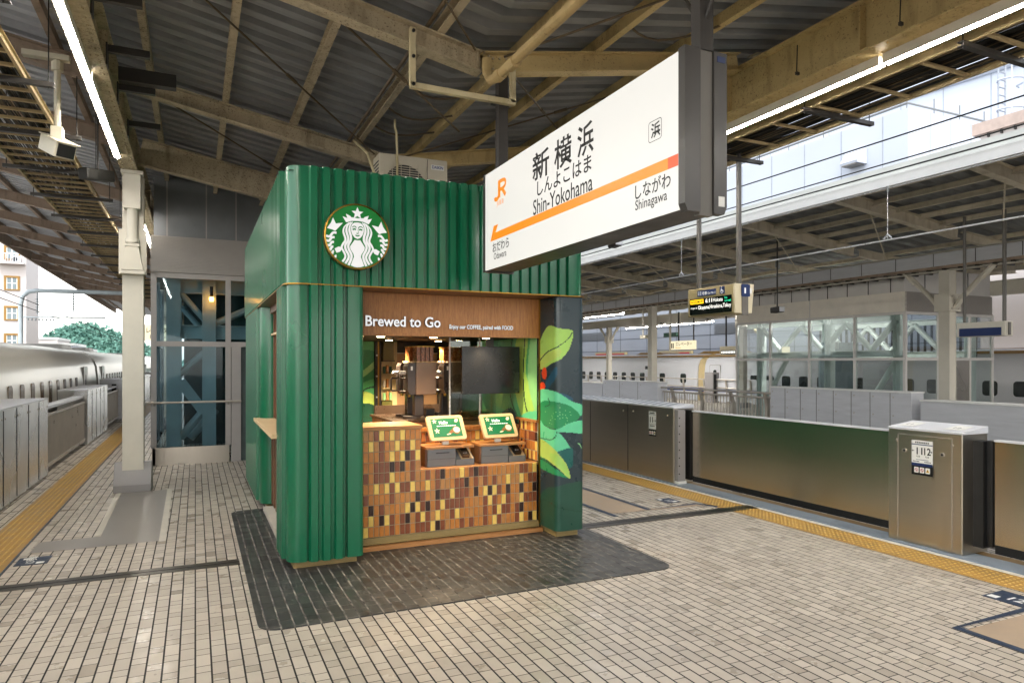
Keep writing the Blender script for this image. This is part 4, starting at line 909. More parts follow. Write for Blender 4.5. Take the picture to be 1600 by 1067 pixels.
# brewers
def brewer(x, y, label):
    t = thing('coffee_brewer', label, 'coffee machine', (x, y, 1.305), 'twin coffee brewers on the dark work counter')
    for dy in (0, .34):
        mb = MB(); mb.box(x + .10, x + .36, y + dy, y + dy + .24, 1.60, 2.0, 'machine_brown'); mb.box(x + .10, x + .37, y + dy - .004, y + dy + .244, 2.0, 2.012, 'pale_wood'); mb.build('body', t, smooth=0, bevel=.01)
        h = MB().prism(Fr((0, y + dy + .02, 0), (1, 0, 0), (0, 0, 1)), [(x, 1.66), (x + .03, 1.60), (x + .10, 1.60), (x + .10, 1.99), (x + .02, 1.99), (x, 1.95)], 0, -.2, 'machine_dark').build('brew_head', t, smooth=0, bevel=.012)
        yc = y + dy + .12
        mb = MB(); mb.tube([(x, yc, 1.87), (x - .05, yc, 1.87), (x - .065, yc, 1.85)], .024, 'wire_silver', 12); mb.build('tap', h)
        mb = MB(); mb.tube([(x, yc, 1.80), (x - .08, yc, 1.80), (x - .09, yc, 1.78), (x - .09, yc, 1.66), (x - .08, yc, 1.64), (x, yc, 1.64)], .012, 'machine_dark', 8); mb.build('handle', h)
        mb = MB(); mb.rect(Fr((x + .05, y + dy + .0195, 1.9), (1, 0, 0), (0, 0, 1)), -.012, 0, .012, .05, 0, .004, 'sticker_white'); mb.build('badge', h, smooth=0)
        mb = MB(); mb.tube([(x + .05, yc, 1.60), (x + .05, yc, 1.57)], .02, 'brass', 10); mb.build('nozzle', h)
        mb = MB(); mb.box(x + .10, x + .22, yc - .06, yc + .06, 1.33, 1.60, 'machine_dark'); mb.build('pedestal', t, smooth=0, bevel=.015)
        MB().tube([(x + .08, yc, 1.305), (x + .08, yc, 1.335)], .11, 'machine_dark', 24).build('drip_tray', t)
        mb = MB()
        for i in range(4): mb.box(x + .12 + i * .055, x + .165 + i * .055, y + dy + .03, y + dy + .2, 2.012, 2.19, 'hopper_wood')
        mb.box(x + .11, x + .35, y + dy + .02, y + dy + .21, 2.19, 2.20, 'brass'); mb.build('bean_tubes', t, smooth=0)
    return t
brewer(2.36, 8.10, 'left twin coffee brewer with two handled taps beside the bronze wall'); brewer(2.86, 8.20, 'right twin coffee brewer partly behind the black menu screen')
t = thing('counter_box', 'small black box standing between the two coffee brewers', 'box', (2.75, 8.5, 1.305)); MB().box(2.70, 2.82, 8.45, 8.62, 1.305, 1.40, 'machine_dark').build('box_body', t, smooth=0, bevel=.008)
# air conditioner on the roof
t = thing('air_conditioner', 'cream outdoor air conditioner unit sitting on top of the green kiosk', 'air conditioner', (2.58, 8.8, KT - .05))
mb = MB(); mb.box(2.13, 3.05, 8.62, 8.95, KT + .0, 4.68, 'ac_cream'); mb.build('case', t, smooth=0, bevel=.012)
mb = MB(); fr = Fr((2.13, 8.62, KT), (1, 0, 0), (0, 0, 1)); mb.prism(fr, ell(.34, .40, .27, .27, 28), .0, .004, 'fan_dark')
mb.rect(fr, .64, .05, .645, .78, .0, .004, 'fan_dark')
for k in range(-9, 10):
    hh = math.sqrt(max(0, .29 ** 2 - (k * .03) ** 2)); mb.rect(fr, .34 - hh, .40 + k * .03 - .004, .34 + hh, .40 + k * .03 + .004, .008, .016, 'ac_cream')
for k in range(6): mb.rect(fr, .05 + k * .115, .12, .056 + k * .115, .68, .012, .02, 'ac_cream')
mb.rect(fr, .69, .655, .87, .72, 0, .003, 'sticker_white'); mb.text(fr, 'DAIKIN', .055, .705, .67, 'train_blue', .003, .004, .02, fit=.15); mb.build('grille', t, smooth=0)
mb = MB(); fr = Fr((2.13, 8.95, KT), (0, -1, 0), (0, 0, 1))
for k in range(14): mb.rect(fr, .03, .1 + k * .045, .30, .118 + k * .045, 0, .004, 'fan_dark')
mb.build('side_vent', t, smooth=0)
for y in (8.68, 8.9): MB().box(2.2, 2.98, y - .03, y + .03, KT - .05, KT, 'dark_steel').build('foot', t, smooth=0)
mb = MB(); mb.tube([(2.10, 8.5, KT - .05), (2.08, 8.55, 4.3), (2.02, 8.8, 4.7), (1.95, 9.3, 5.0)], .018, 'cream_worn', 8); mb.build('hose', t)

# ================================================================== LEFT: glass shaft behind the kiosk
ev = thing('elevator_shaft', 'glass elevator shaft with teal steel inside, just left of the green kiosk', 'elevator', (1.3, 17, 0))
EX0, EX1, EY, EY1 = -.73, 3.4, 14.9, 18.5
mb = MB(); mb.box(EX0 - .02, .62, EY - .03, EY + .03, 0, .34, 'base_steel'); mb.box(EX0 - .03, EX0 + .03, EY - .03, EY1, 0, .34, 'base_steel'); mb.build('base_panel', ev, smooth=0)
mb = MB()
for x in (EX0, .60): mb.box(x - .05, x + .05, EY - .04, EY + .06, .34, 3.72, 'frame_dark')
mb.box(.66, .84, EY - .03, EY + .05, 0, 2.36, 'frame_dark')
for z in (2.36, 3.69): mb.box(EX0 + .05, EX1, EY - .035, EY + .05, z - .05, z + .05, 'frame_dark')
for y in (16.6, EY1): mb.box(EX0 - .04, EX0 + .04, y - .04, y + .04, .34, 3.72, 'frame_dark')
mb.box(EX0 - .03, EX0 + .03, EY, EY1, 2.32, 2.40, 'frame_dark'); mb.build('frame', ev, smooth=0)
MB().box(EX0 + .05, .55, EY - .004, EY + .004, .34, 2.31, 'shaft_glass').build('glass_pane', ev, smooth=0)
MB().box(EX0 + .05, .55, EY - .004, EY + .004, 2.41, 3.64, 'shaft_glass').build('glass_pane', ev, smooth=0)
MB().box(.65, EX1, EY - .004, EY + .004, 2.41, 3.64, 'shaft_glass').build('glass_pane', ev, smooth=0)
MB().box(EX0 - .004, EX0 + .004, EY + .06, EY1, .34, 3.64, 'shaft_glass').build('glass_pane', ev, smooth=0)
mb = MB(); fr = Fr((0, EY - .08, 0), (1, 0, 0), (0, 0, 1)); mb.box(EX0 - .05, EX1, EY - .06, EY1, 3.745, 4.45, 'ribbed_grey')
for k in range(24): mb.box(EX0 - .055, EX1, EY - .072, EY - .06, 3.76 + k * .029, 3.775 + k * .029, 'ribbed_grey')
mb.build('ribbed_panel', ev, smooth=0)
mb = MB(); mb.box(EX0 - .0, EX1, EY + .0, EY1 - .05, 4.452, 5.6, 'panel_dark')
for x in (-.5, .2, .75, 1.4): mb.box(x - .012, x + .012, EY - .012, EY, 4.452, 5.6, 'ribbed_grey')
mb.build('upper_panel', ev, smooth=0)
mb = MB(); mb.box(-.25, EX1, EY1 - .06, EY1, 0, 3.7, 'shaft_inside'); mb.box(2.0, 2.05, EY + .1, EY1, 0, 3.7, 'shaft_inside'); mb.box(.66, EX1, EY + .06, EY + .10, 0, 2.3, 'shaft_inside'); mb.build('back_wall', ev, smooth=0)
mb = MB()
for x in (-.40, .26): mb.ibeam((x, 15.5, 0), (x, 15.5, 3.74), .26, .22, 'teal_steel', .02, .016, (0, 1, 0))
for x in (-.40, .26, 1.5): mb.ibeam((x, 17.9, 0), (x, 17.9, 3.74), .22, .2, 'teal_steel', .02, .016, (0, 1, 0))
mb.ibeam((-.4, 15.5, 2.62), (2.0, 15.5, 2.62), .2, .28, 'teal_steel', .02, .014); mb.ibeam((-.4, 15.5, 3.55), (2.0, 15.5, 3.55), .2, .28, 'teal_steel', .02, .014); mb.ibeam((-.4, 15.5, 2.62), (-.4, 17.9, 2.62), .2, .24, 'teal_steel', .02, .014)
mb.build('steel_frame', ev, smooth=0)
mb = MB(); mb.tube([(-.30, 15.55, 3.45), (.2, 15.55, 2.85)], .06, 'teal_steel', 12); mb.tube([(.36, 15.55, 2.8), (1.6, 15.55, 3.4)], .07, 'teal_steel', 12); mb.tube([(-.3, 17.8, 3.3), (.2, 17.8, 2.7)], .06, 'teal_steel', 12)
mb.tube([(-.30, 15.6, 1.75), (.16, 15.6, 2.2)], .07, 'teal_steel', 12); mb.tube([(-.28, 15.6, .45), (.16, 15.6, 1.0)], .08, 'teal_steel', 12); mb.tube([(-.1, 15.9, .4), (.4, 15.9, 1.0)], .08, 'teal_steel', 12)
mb.bar((-.28, 15.45, 1.62), (.16, 15.45, .98), .2, .03, 'teal_steel', (0, 1, 0)); mb.build('brace', ev)
mb = MB(); mb.tube([(-.9, EY - .12, 1.20), (-.82, EY - .13, 1.22), (.84, EY - .13, 1.22)], .022, 'rail_steel', 10)
for x in (-.72, .6): mb.tube([(x, EY - .13, 1.215), (x, EY - .03, 1.17)], .018, 'rail_steel', 8)
mb.build('handrail', ev)
t = thing('shaft_lamp', 'small glowing orange lamp inside the left glass shaft', 'lamp', (.30, 15.2, 3.28)); MB().tube([(.30, 15.2, 3.24), (.30, 15.2, 3.30), (.30, 15.2, 3.33)], [.035, .045, .03], 'bulb_orange', 12).build('bulb', t); MB().tube([(.30, 15.2, 3.33), (.30, 15.2, 3.54)], .03, 'dark_steel', 8).build('socket', t)
t = thing('dark_cable_box', 'dark box standing in for cloth and cabling slung between the cable tray and the cream column', 'speaker', (-1.25, 11.3, 4.6)); mb = MB(); mb.bar((-1.42, 11.1, 4.62), (-1.12, 11.5, 4.70), .16, .16, 'cable_dark'); mb.build('box_body', t, smooth=0, bevel=.02); mb = MB(); mb.tube([(-1.26, 11.3, 4.72), (-1.26, 11.3, 5.5)], .012, 'dark_steel', 6); mb.build('rod', t)  # plain box added for a dark bundle of cloth and cabling
# far hanging sign on the left
t = thing('hanging_sign', 'cream lit elevator sign hanging far down the left platform', 'sign', (-.9, 19.5, 2.6))
MB().box(-1.35, -.45, 19.5, 19.62, 2.55, 2.95, 'sign_cream_lit').build('panel', t, smooth=0)
mb = MB(); fr = Fr((-1.35, 19.495, 2.55), (1, 0, 0), (0, 0, 1)); mb.text(fr, 'エレベーター', .16, .08, .2, 'sign_black', 0, .002, .01, fit=.74); mb.text(fr, 'Elevator', .12, .3, .06, 'sign_black', 0, .002, 0); mb.build('lettering', t, smooth=0)
mb = MB(); 
for x in (-1.2, -.6): mb.box(x - .02, x + .02, 19.54, 19.58, 2.95, 4.95, 'dark_steel')
mb.build('hanger', t, smooth=0)

# ================================================================== LEFT barrier
def cabinet(name, x0, x1, y0, y1, h, m, label, face, panels, slope=0.0, group='platform gate cabinets on the left edge', top='pale_alu'):
    t = thing(name, label, 'gate cabinet', ((x0 + x1) / 2, (y0 + y1) / 2, 0), group)
    mb = MB(); mb.box(x0 + .004, x1 - .004, y0, y1, .02, h - .03, m); mb.build('body', t, smooth=0, bevel=.006)
    mb = MB(); xa, xb = (x0, x1); zl, zr = (h - .03 + (slope if face > 0 else 0), h - .03 + (slope if face < 0 else 0))
    mb.raw([(x0, y0 - .006, h - .03), (x1, y0 - .006, h - .03), (x1, y1 + .006, h - .03), (x0, y1 + .006, h - .03), (x0, y0 - .006, zl + .025), (x1, y0 - .006, zr + .025), (x1, y1 + .006, zr + .025), (x0, y1 + .006, zl + .025)],
           [(0, 3, 2, 1), (4, 5, 6, 7), (0, 1, 5, 4), (1, 2, 6, 5), (2, 3, 7, 6), (3, 0, 4, 7)], top); mb.build('lid', t, smooth=0, bevel=.004)
    fx = x1 if face > 0 else x0; sg_ = 1 if face > 0 else -1
    mb = MB(); k = panels
    for i in range(1, k):
        y = y0 + (y1 - y0) * i / k; mb.box(min(fx - sg_ * .006, fx + sg_ * .002), max(fx - sg_ * .006, fx + sg_ * .002), y - .004, y + .004, .05, h - .04, 'slot_black')
    for i in range(k):
        for q in (.12, .88):
            y = y0 + (y1 - y0) * (i + q) / k; mb.tube([(fx - sg_ * .01, y, h - .15), (fx + sg_ * .004, y, h - .15)], .014, 'rail_steel', 10)
    mb.build('seams', t, smooth=0); return t
cabinet('gate_cabinet', -2.98, -2.36, 9.0, 14.4, 1.375, 'cabinet_steel', 'nearest brushed steel gate cabinet at the left picture edge', 1, 7)
cabinet('gate_cabinet', -2.98, -2.36, 19.3, 23.4, 1.345, 'cabinet_steel', 'second brushed steel gate cabinet on the left, past the slatted railing', 1, 5)
t = cabinet('gate_cabinet', -2.98, -2.28, 27.2, 29.5, 1.42, 'grey_alu', 'third gate cabinet on the left with a dark vertical slot in its end', 1, 3)
MB().box(-2.62, -2.48, 27.18, 27.197, .18, 1.25, 'slot_black').build('slot', t, smooth=0)
cabinet('gate_cabinet', -2.98, -2.36, 36, 44, 1.34, 'cabinet_steel', 'fourth gate cabinet far down the left platform edge', 1, 8); cabinet('gate_cabinet', -2.98, -2.36, 52, 60, 1.34, 'cabinet_steel', 'farthest gate cabinet on the left platform edge', 1, 8)
def gate_rail(y0, y1, label):
    t = thing('gate_railing', label, 'railing', (-2.5, (y0 + y1) / 2, 0), 'slatted railings between the left gate cabinets')
    mb = MB(); mb.box(-2.66, -2.46, y0, y1, 1.14, 1.19, 'pale_alu'); mb.box(-2.46, -2.42, y0, y1, 1.02, 1.06, 'rail_steel'); mb.box(-2.47, -2.41, y0, y1, .10, .16, 'rail_steel'); mb.build('rails', t, smooth=0)
    mb = MB(); y = y0 + .1
    while y < y1: mb.box(-2.455, -2.425, y, y + .02, .16, 1.02, 'rail_steel'); y += .11
    mb.build('slats', t, smooth=0)
    mb = MB(); k = max(1, int((y1 - y0) / .9))
    for i in range(k): mb.box(-2.50, -2.475, y0 + (y1 - y0) * i / k + .03, y0 + (y1 - y0) * (i + 1) / k - .03, .16, 1.0, 'rail_panel')
    mb.build('back_panels', t, smooth=0)
gate_rail(14.42, 19.28, 'nearest slatted railing between the first two left gate cabinets'); gate_rail(23.42, 27.15, 'slatted railing after the second left gate cabinet'); gate_rail(29.52, 35.98, 'far slatted railing beyond the slotted gate cabinet'); gate_rail(44.02, 51.98, 'farthest slatted railing on the left platform edge')

# ================================================================== train on the left
def train(name, label, xs, side, y0, y1, joints, wins, doors, pitch=1.0, band='window_gold_reflect', wz=(.98, 1.55), ww=.36, tarnish=False, detail=None):
    """body with rounded roof; xs = platform side plane, side = +1 when the platform lies at larger x"""
    t = thing(name, label, 'train', (xs - side * 1.65, (y0 + y1) / 2, -1.1))
    cx = xs - side * 1.65
    wm = 'train_pale' if tarnish else 'train_white'
    half = [(1.62, -1.0), (1.66, -.2), (1.66, .9), (1.65, 1.45), (1.61, 1.85), (1.50, 2.14), (1.22, 2.36), (.8, 2.46), (0, 2.50)]
    prof = half + [(-a, b) for a, b in half[-2::-1]]
    mb = MB(); cuts = [y0] + joints + [y1]
    for i in range(len(cuts) - 1):
        a, b = cuts[i] + (.28 if i else 0), cuts[i + 1] - (.28 if i < len(cuts) - 2 else 0); k = len(prof)
        vs = [(cx + side * p, a, q) for p, q in prof] + [(cx + side * p, b, q) for p, q in prof]
        fs = [(j, j + 1, k + j + 1, k + j) if side < 0 else (j + 1, j, k + j, k + j + 1) for j in range(k - 1)]
        mb.raw(vs, fs, wm); mb.face([(cx + side * p, a, q) for p, q in prof], wm); mb.face([(cx + side * p, b, q) for p, q in prof], wm)
    mb.build('body', t, smooth=35)
    mb = MB()
    for y in joints:
        k = len(prof); vs = [(cx + side * p * .975, y - .29, q - .03) for p, q in prof] + [(cx + side * p * .975, y + .29, q - .03) for p, q in prof]
        mb.raw(vs, [(j, j + 1, k + j + 1, k + j) for j in range(k - 1)], 'shelf_cream' if tarnish else 'train_grey')
    mb.build('gangway', t, smooth=35)
    f = Fr((xs + side * .012, 0, 0), (0, side, 0), (0, 0, 1)); g = MB()
    for (a, b) in wins:
        y = a
        while y <= b: g.prism(f, [(side * y + p, q) for p, q in rrect(-ww / 2, wz[0], ww / 2, wz[1], .11)], -.02, .001, band); y += pitch
    g.build('windows', t, smooth=0)
    for y in doors:
        mb = MB(); s = side * y
        mb.prism(f, [(s + p, q) for p, q in rrect(-.42, -.1, .42, 1.86, .08)], -.03, .0015, 'train_grey'); mb.prism(f, [(s + p, q) for p, q in rrect(-.40, -.08, .40, 1.84, .07)], .0015, .004, wm)
        d = mb.build('door', t, smooth=0); MB().prism(f, [(s + p, q) for p, q in rrect(-.13, .85, .13, 1.6, .1)], .004, .006, 'window_dark').build('door_window', d, smooth=0)
    mb = MB(); mb.rect(f, min(side * y0, side * y1), .42, max(side * y0, side * y1), .52, 0, .0012, 'train_blue'); mb.rect(f, min(side * y0, side * y1), .56, max(side * y0, side * y1), .60, 0, .0012, 'train_blue'); mb.build('stripe', t, smooth=0)
    mb = MB()
    if tarnish: mb.box(cx - side * .2 - .4, cx - side * .2 + .4, y0, y1, 2.48, 2.51, 'tarnish_gold'); mb.box(min(xs - side * .25, xs - side * .55), max(xs - side * .25, xs - side * .55), y0, y1, 2.30, 2.40, 'tarnish_gold')
    if len(mb.v): mb.build('roof_strip', t, smooth=0)
    for y in joints + [a + 6 for a in joints]:
        mb = MB(); mb.prism(Fr((cx, 0, 0), (0, 1, 0), (0, 0, 1)), [(y - 1.6, 2.44), (y - 1.1, 2.62), (y + .9, 2.62), (y + 1.5, 2.44)], -.7, .7, 'tarnish_gold' if tarnish else 'train_grey'); mb.build('roof_gear', t, smooth=0)
    return t
train('bullet_train', 'white bullet train standing along the left platform edge', -3.2, 1, 2, 120, [28.5, 53.5, 78.5, 103.5], [(3.8, 24.0), (31.5, 50.5), (56.5, 75.5), (81.5, 100.5)], [25.6, 30.2, 51.8, 55.2])
train('bullet_train', 'white bullet train on the far track behind the far platform', 25.0, -1, -30, 110, [4.4, 29.4, 54.4, 79.4], [(7.5, 26.5), (30.9, 31.0), (32.8, 51.5), (57, 77)], [28.3, 53.2, 55.6], band='window_dark', wz=(.84, 1.36), ww=.5, tarnish=True)
MB().box(24.985, 24.995, 33.4, 34.5, 1.58, 1.78, 'screen_black').build('info_panel', bpy.data.objects['bullet_train.001'], smooth=0)

# ================================================================== right barrier of the near platform
gr = 'steel platform gates along the right edge'
t = cabinet('gate_cabinet', 7.10, 7.52, 9.03, 15.5, 1.27, 'cabinet_bronze', 'long bronze steel gate cabinet with a small number 11 sticker, right of the kiosk', -1, 5, .04, gr)
mb = MB()
for k in range(16): mb.raw([(7.13, 9.2 + k * .2, 1.272), (7.13, 9.3 + k * .2, 1.272), (7.49, 9.42 + k * .2, 1.306), (7.49, 9.32 + k * .2, 1.306)], [(0, 1, 2, 3)], 'sill_blue')
mb.build('lid_stripes', t, smooth=0)
f = Fr((7.0985, 9.03 + 1.02, .0), (0, -1, 0), (0, 0, 1)); mb = MB()
mb.rect(f, .36, .86, .56, 1.16, 0, .0012, 'sticker_white'); mb.rect(f, .36, 1.105, .56, 1.11, .0012, .002, 'plate_navy'); mb.text(f, '11', .13, .37, .975, 'sign_black', 0, .002, .02); mb.text(f, '号車', .035, .49, .99, 'sign_black', 0, .002); [mb.rect(f, .39 + (.53 - .39) * q / 5, 1.122, .39 + (.53 - .39) * (q + .72) / 5, 1.122 + .02, .0014, .0014 + .001, 'sign_black') for q in range(5)]; mb.rect(f, .37, .94, .55, .945, .0012, .002, 'sign_black'); [mb.rect(f, .39 + (.53 - .39) * q / 5, .905, .39 + (.53 - .39) * (q + .72) / 5, .905 + .018, .0014, .0014 + .001, 'sign_black') for q in range(5)]
mb.rect(f, .36, .74, .56, .85, 0, .0012, 'sign_black')
for k in range(3): mb.rect(f, .372 + k * .063, .765, .42 + k * .063, .825, .0012, .002, 'sticker_white'); mb.prism(f, ell(.396 + k * .063, .795, .018, .018, 12), .002, .0026, 'pict_red' if k < 2 else 'pict_yellow'); mb.prism(f, ell(.396 + k * .063, .795, .011, .011, 12), .0026, .003, 'sticker_white' if k < 2 else 'sign_black')
mb.build('sticker', t, smooth=0)
t2 = MB().box(7.12, 7.30, 8.93, 9.03, 0, .06, 'sticker_white').build('foot', t, smooth=0, bevel=.012)
MB().box(7.325, 7.40, 8.88, 9.028, .08, 1.22, 'slot_black').build('edge_seal', t, smooth=0); mb = MB(); mb.box(7.13, 7.28, 8.95, 9.028, .06, 1.22, 'base_box')
for k in range(8): mb.tube([(7.16, 8.95, .18 + k * .13), (7.16, 8.945, .18 + k * .13)], .012, 'dark_steel', 8)
mb.build('end_post', t, smooth=0)
def panel(y0, y1, label):
    t = thing('gate_door', label, 'gate door', (7.38, (y0 + y1) / 2, .15), gr)
    MB().box(7.352, 7.41, y0, y1, .15, 1.195, 'panel_steel').build('leaf', t, smooth=0, bevel=.003); MB().box(7.34, 7.42, y0, y1, 1.196, 1.215, 'pale_alu').build('top_rail', t, smooth=0)
    MB().box(7.36, 7.40, y0, y1, .06, .149, 'slot_black').build('bottom_guide', t, smooth=0)
    return t
panel(5.36, 8.86, 'wide bronze mirror steel gate door between the two gate cabinets on the right'); panel(.9, 4.22, 'mirror steel gate door at the right picture edge'); 
t = cabinet('gate_cabinet', 7.12, 7.55, 4.40, 5.22, 1.285, 'cabinet_bronze', 'gate cabinet on the right with the numbers 11 and 12 on a white sticker', -1, 1, .05, gr)
mb = MB(); fx = 7.1195
for a, b, c, d in ((4.50, 4.508, .05, 1.21), (5.10, 5.108, .05, 1.21)): mb.box(fx - .001, fx + .002, a, b, c, d, 'rail_steel')
mb.box(fx - .001, fx + .002, 4.508, 5.10, 1.202, 1.21, 'rail_steel')
for y in (4.60, 5.02): mb.tube([(fx + .002, y, 1.03), (fx - .012, y, 1.03)], .022, 'rail_steel', 14); mb.tube([(fx - .012, y, 1.03), (fx - .014, y, 1.03)], .012, 'slot_black', 10)
mb.build('service_door', t, smooth=0)
f = Fr((fx - .002, 4.94, .0), (0, -1, 0), (0, 0, 1)); mb = MB(); W = .235
mb.rect(f, 0, .83, W, 1.155, 0, .0012, 'sticker_white'); mb.rect(f, 0, 1.105, W, 1.115, .0012, .0018, 'plate_navy'); [mb.rect(f, .04 + (.2 - .04) * q / 8, 1.125, .04 + (.2 - .04) * (q + .72) / 8, 1.125 + .014, .0014, .0014 + .001, 'sign_black') for q in range(8)]
mb.text(f, '11', .105, .038, 1.005, 'sign_black', 0, .002, .02, fit=.066); mb.text(f, '12', .105, .125, 1.005, 'sign_black', 0, .002, .02, fit=.074)
for sx, x in ((-1, .018), (1, W - .018)): mb.ribbon(f, [(x - sx * .012, 1.04), (x + sx * .012, 1.04)], .006, .002, 'sign_black'); mb.prism(f, [(x + sx * .016, 1.04), (x + sx * .002, 1.052), (x + sx * .002, 1.028)], .002, .0022, 'sign_black')
mb.text(f, '号車', .024, .05, .972, 'sign_black', 0, .002); mb.text(f, '号車', .024, .15, .972, 'sign_black', 0, .002); mb.rect(f, .05, .945, .19, .95, .0012, .002, 'plate_navy'); [mb.rect(f, .015 + (.09 - .015) * q / 5, .923, .015 + (.09 - .015) * (q + .72) / 5, .923 + .009, .0014, .0014 + .001, 'sign_black') for q in range(5)]; [mb.rect(f, .145 + (.22 - .145) * q / 5, .923, .145 + (.22 - .145) * (q + .72) / 5, .923 + .009, .0014, .0014 + .001, 'sign_black') for q in range(5)]
mb.rect(f, 0, .88, W, .91, .0012, .0018, 'plate_navy'); mb.rect(f, 0, .78, W, .88, .0, .0018, 'sign_black')
for k in range(3):
    cx = .055 + k * .063; mb.prism(f, rrect(cx - .025, .805, cx + .025, .865, .006), .0018, .0024, 'sticker_white')
    if k < 2:
        o, i = ell(cx, .835, .019, .019, 18), ell(cx, .835, .014, .014, 18); mb.prism(f, o, .0024, .0028, 'pict_red'); mb.prism(f, i, .0028, .0032, 'sticker_white'); mb.ribbon(f, [(cx - .006, .845), (cx + .004, .825)], .006, .0036, 'sign_black'); mb.ribbon(f, [(cx - .013, .848), (cx + .013, .822)], .004, .0038, 'pict_red')
    else: mb.prism(f, [(cx - .02, .818), (cx + .02, .818), (cx, .854)], .0024, .003, 'pict_yellow'); mb.ribbon(f, [(cx - .002, .845), (cx - .004, .832), (cx + .004, .824)], .006, .0034, 'sign_black')
mb.build('sticker', t, smooth=0)
mb = MB(); ft = Fr((7.33, 4.81, 1.309), (0, -1, 0), (1, 0, .12)); mb.rect(ft, -.35, -.14, -.17, .1, 0, .001, 'sticker_white'); mb.rect(ft, .17, -.14, .35, .1, 0, .001, 'sticker_white'); mb.text(ft, '11', .09, -.32, -.06, 'sign_black', 0, .002, .01); mb.text(ft, '12', .09, .2, -.06, 'sign_black', 0, .002, .01); mb.build('lid_sticker', t, smooth=0)
MB().box(7.30, 7.46, 4.30, 4.40, .10, 1.19, 'slot_black').build('end_post', t, smooth=0); MB().box(7.33, 7.43, 5.22, 5.34, .10, 1.19, 'slot_black').build('end_post', t, smooth=0); MB().box(7.345, 7.415, 4.235, 4.295, .12, 1.2, 'black_metal').build('edge_seal', t, smooth=0)
for y0, y1 in ((15.6, 19.0),): panel(y0, y1, 'far mirror steel gate door on the right hidden past the kiosk')

# ================================================================== train information sign over the right gates
t = thing('departure_sign', 'khaki departure board with black LED screen and car number 11 hanging over the right gates', 'departure board', (6.9, 7.83, 2.7))
XI = 6.82
mb = MB(); mb.box(XI, XI + .28, 7.34, 8.32, 2.68, 3.10, 'khaki_frame'); mb.build('casing', t, smooth=0, bevel=.01)
mb = MB(); fe = Fr((XI + .0, 7.34, 2.66), (1, 0, 0), (0, 0, 1)); mb.prism(fe, [(.0, .03), (.30, .03), (.34, .44), (-.02, .44)], 0, .03, 'khaki_light'); mb.rect(fe, .11, .0, .22, .44, .03, .045, 'post_grey'); mb.prism(fe, rrect(.09, .26, .25, .43, .015), .045, .05, 'plate_navy'); mb.build('end_cap', t, smooth=0)
f = Fr((XI - .002, 8.32, 2.68), (0, -1, 0), (0, 0, 1)); mb = MB()
mb.rect(f, .05, .03, .94, .27, 0, .006, 'screen_black'); mb.prism(f, rrect(.22, .30, .62, .385, .01), 0, .004, 'plate_navy'); mb.prism(f, rrect(.70, .295, .80, .405, .01), 0, .004, 'plate_navy'); mb.build('screen', t, smooth=0)
mb = MB(); mb.text(f, '11', .085, .235, .312, 'letter_white', .004, .005, .015); mb.text(f, '号車', .055, .325, .315, 'letter_white', .004, .005, .01); mb.text(f, 'Car No.11', .045, .45, .318, 'letter_white', .004, .005, .01, fit=.165)
mb.ribbon(f, smooth_open([(.735, .375), (.738, .345), (.765, .343), (.775, .32)]), .011, .0055, 'letter_white'); mb.prism(f, ell(.737, .392, .008, .008, 10), .0055, .0056, 'letter_white'); mb.ribbon(f, smooth_open([(.728, .352), (.722, .325), (.742, .308), (.765, .318)]), .008, .0055, 'letter_white')
mb.text(fe, '11', .11, .105, .305, 'letter_white', .05, .052, .02, fit=.13)
mb.rect(f, .065, .19, .36, .255, .006, .007, 'led_amber'); mb.text(f, 'NOZOMI 99', .055, .08, .203, 'screen_black', .007, .008, .01, fit=.26)
mb.text(f, '6:11', .085, .40, .195, 'led_white', .006, .007, .01, fit=.14); mb.text(f, 'Hakata', .075, .56, .197, 'led_white', .006, .007, 0, fit=.20); mb.text(f, 'Re-', .045, .80, .222, 'led_teal', .006, .007, .01); mb.text(f, 'served', .045, .80, .182, 'led_teal', .006, .007, .01, fit=.13)
mb.build('lettering', t, smooth=0); mb = MB(); mb.text(f, 'stops at', .04, .07, .12, 'led_white', .006, .007, 0, fit=.15); mb.text(f, 'Okayama,Hiroshima,Tokuy', .08, .24, .105, 'led_white', .006, .007, .008, fit=.69); mb.build('lettering', t, smooth=0)
for y in (7.40, 8.24):
    mb = MB(); mb.box(XI + .12, XI + .17, y - .027, y + .027, 3.10, 5.2, 'post_dark')
    mb.build('post', t, smooth=0)

# ================================================================== overhead wires between the platforms
def wire(name, pts, r, m, label): 
    o = MB().tube(pts, r, m, 6).build(name, None, origin=pts[0]); return tagp(o, label, 'wire', 'overhead wires between the two platforms')
for x, z, r, m, l in ((8.85, 3.72, .012, 'wire_silver', 'lower bright contact wire nearest the near platform'), (8.85, 4.45, .010, 'wire_silver', 'upper bright wire nearest the near platform'), (8.6, 5.05, .010, 'cable_dark', 'thin dark wire running just below the right roof edge'), (10.9, 5.3, .014, 'cable_dark', 'dark wire along the white fascia of the far canopy'), (10.8, 5.42, .012, 'cable_dark', 'dark wire just above the far canopy fascia')):
    wire('overhead_wire', [(x, -20, z), (x, 20, z), (x, 60, z), (x, 100, z)], r, m, l)
for y, l in ((6.5, 'dropper between wires nearest the right edge'), (11.0, 'dropper between wires right of the departure board'), (15.5, 'dropper between wires left of the departure board'), (20.0, 'dropper between wires beside the kiosk')):
    t = thing('wire_dropper', l, 'wire fitting', (8.85, y, 3.72), 'droppers holding the contact wire'); mb = MB(); mb.tube([(8.85, y, 3.72), (8.85, y, 4.45)], .006, 'wire_silver', 5); mb.build('rod', t); MB().tube([(8.85, y - .06, 3.74), (8.85, y, 3.80), (8.85, y + .06, 3.74)], .013, 'wire_silver', 8).build('clamp', t); MB().tube([(8.85, y, 4.40), (8.85, y, 4.48)], .018, 'insulator', 8).build('insulator', t)

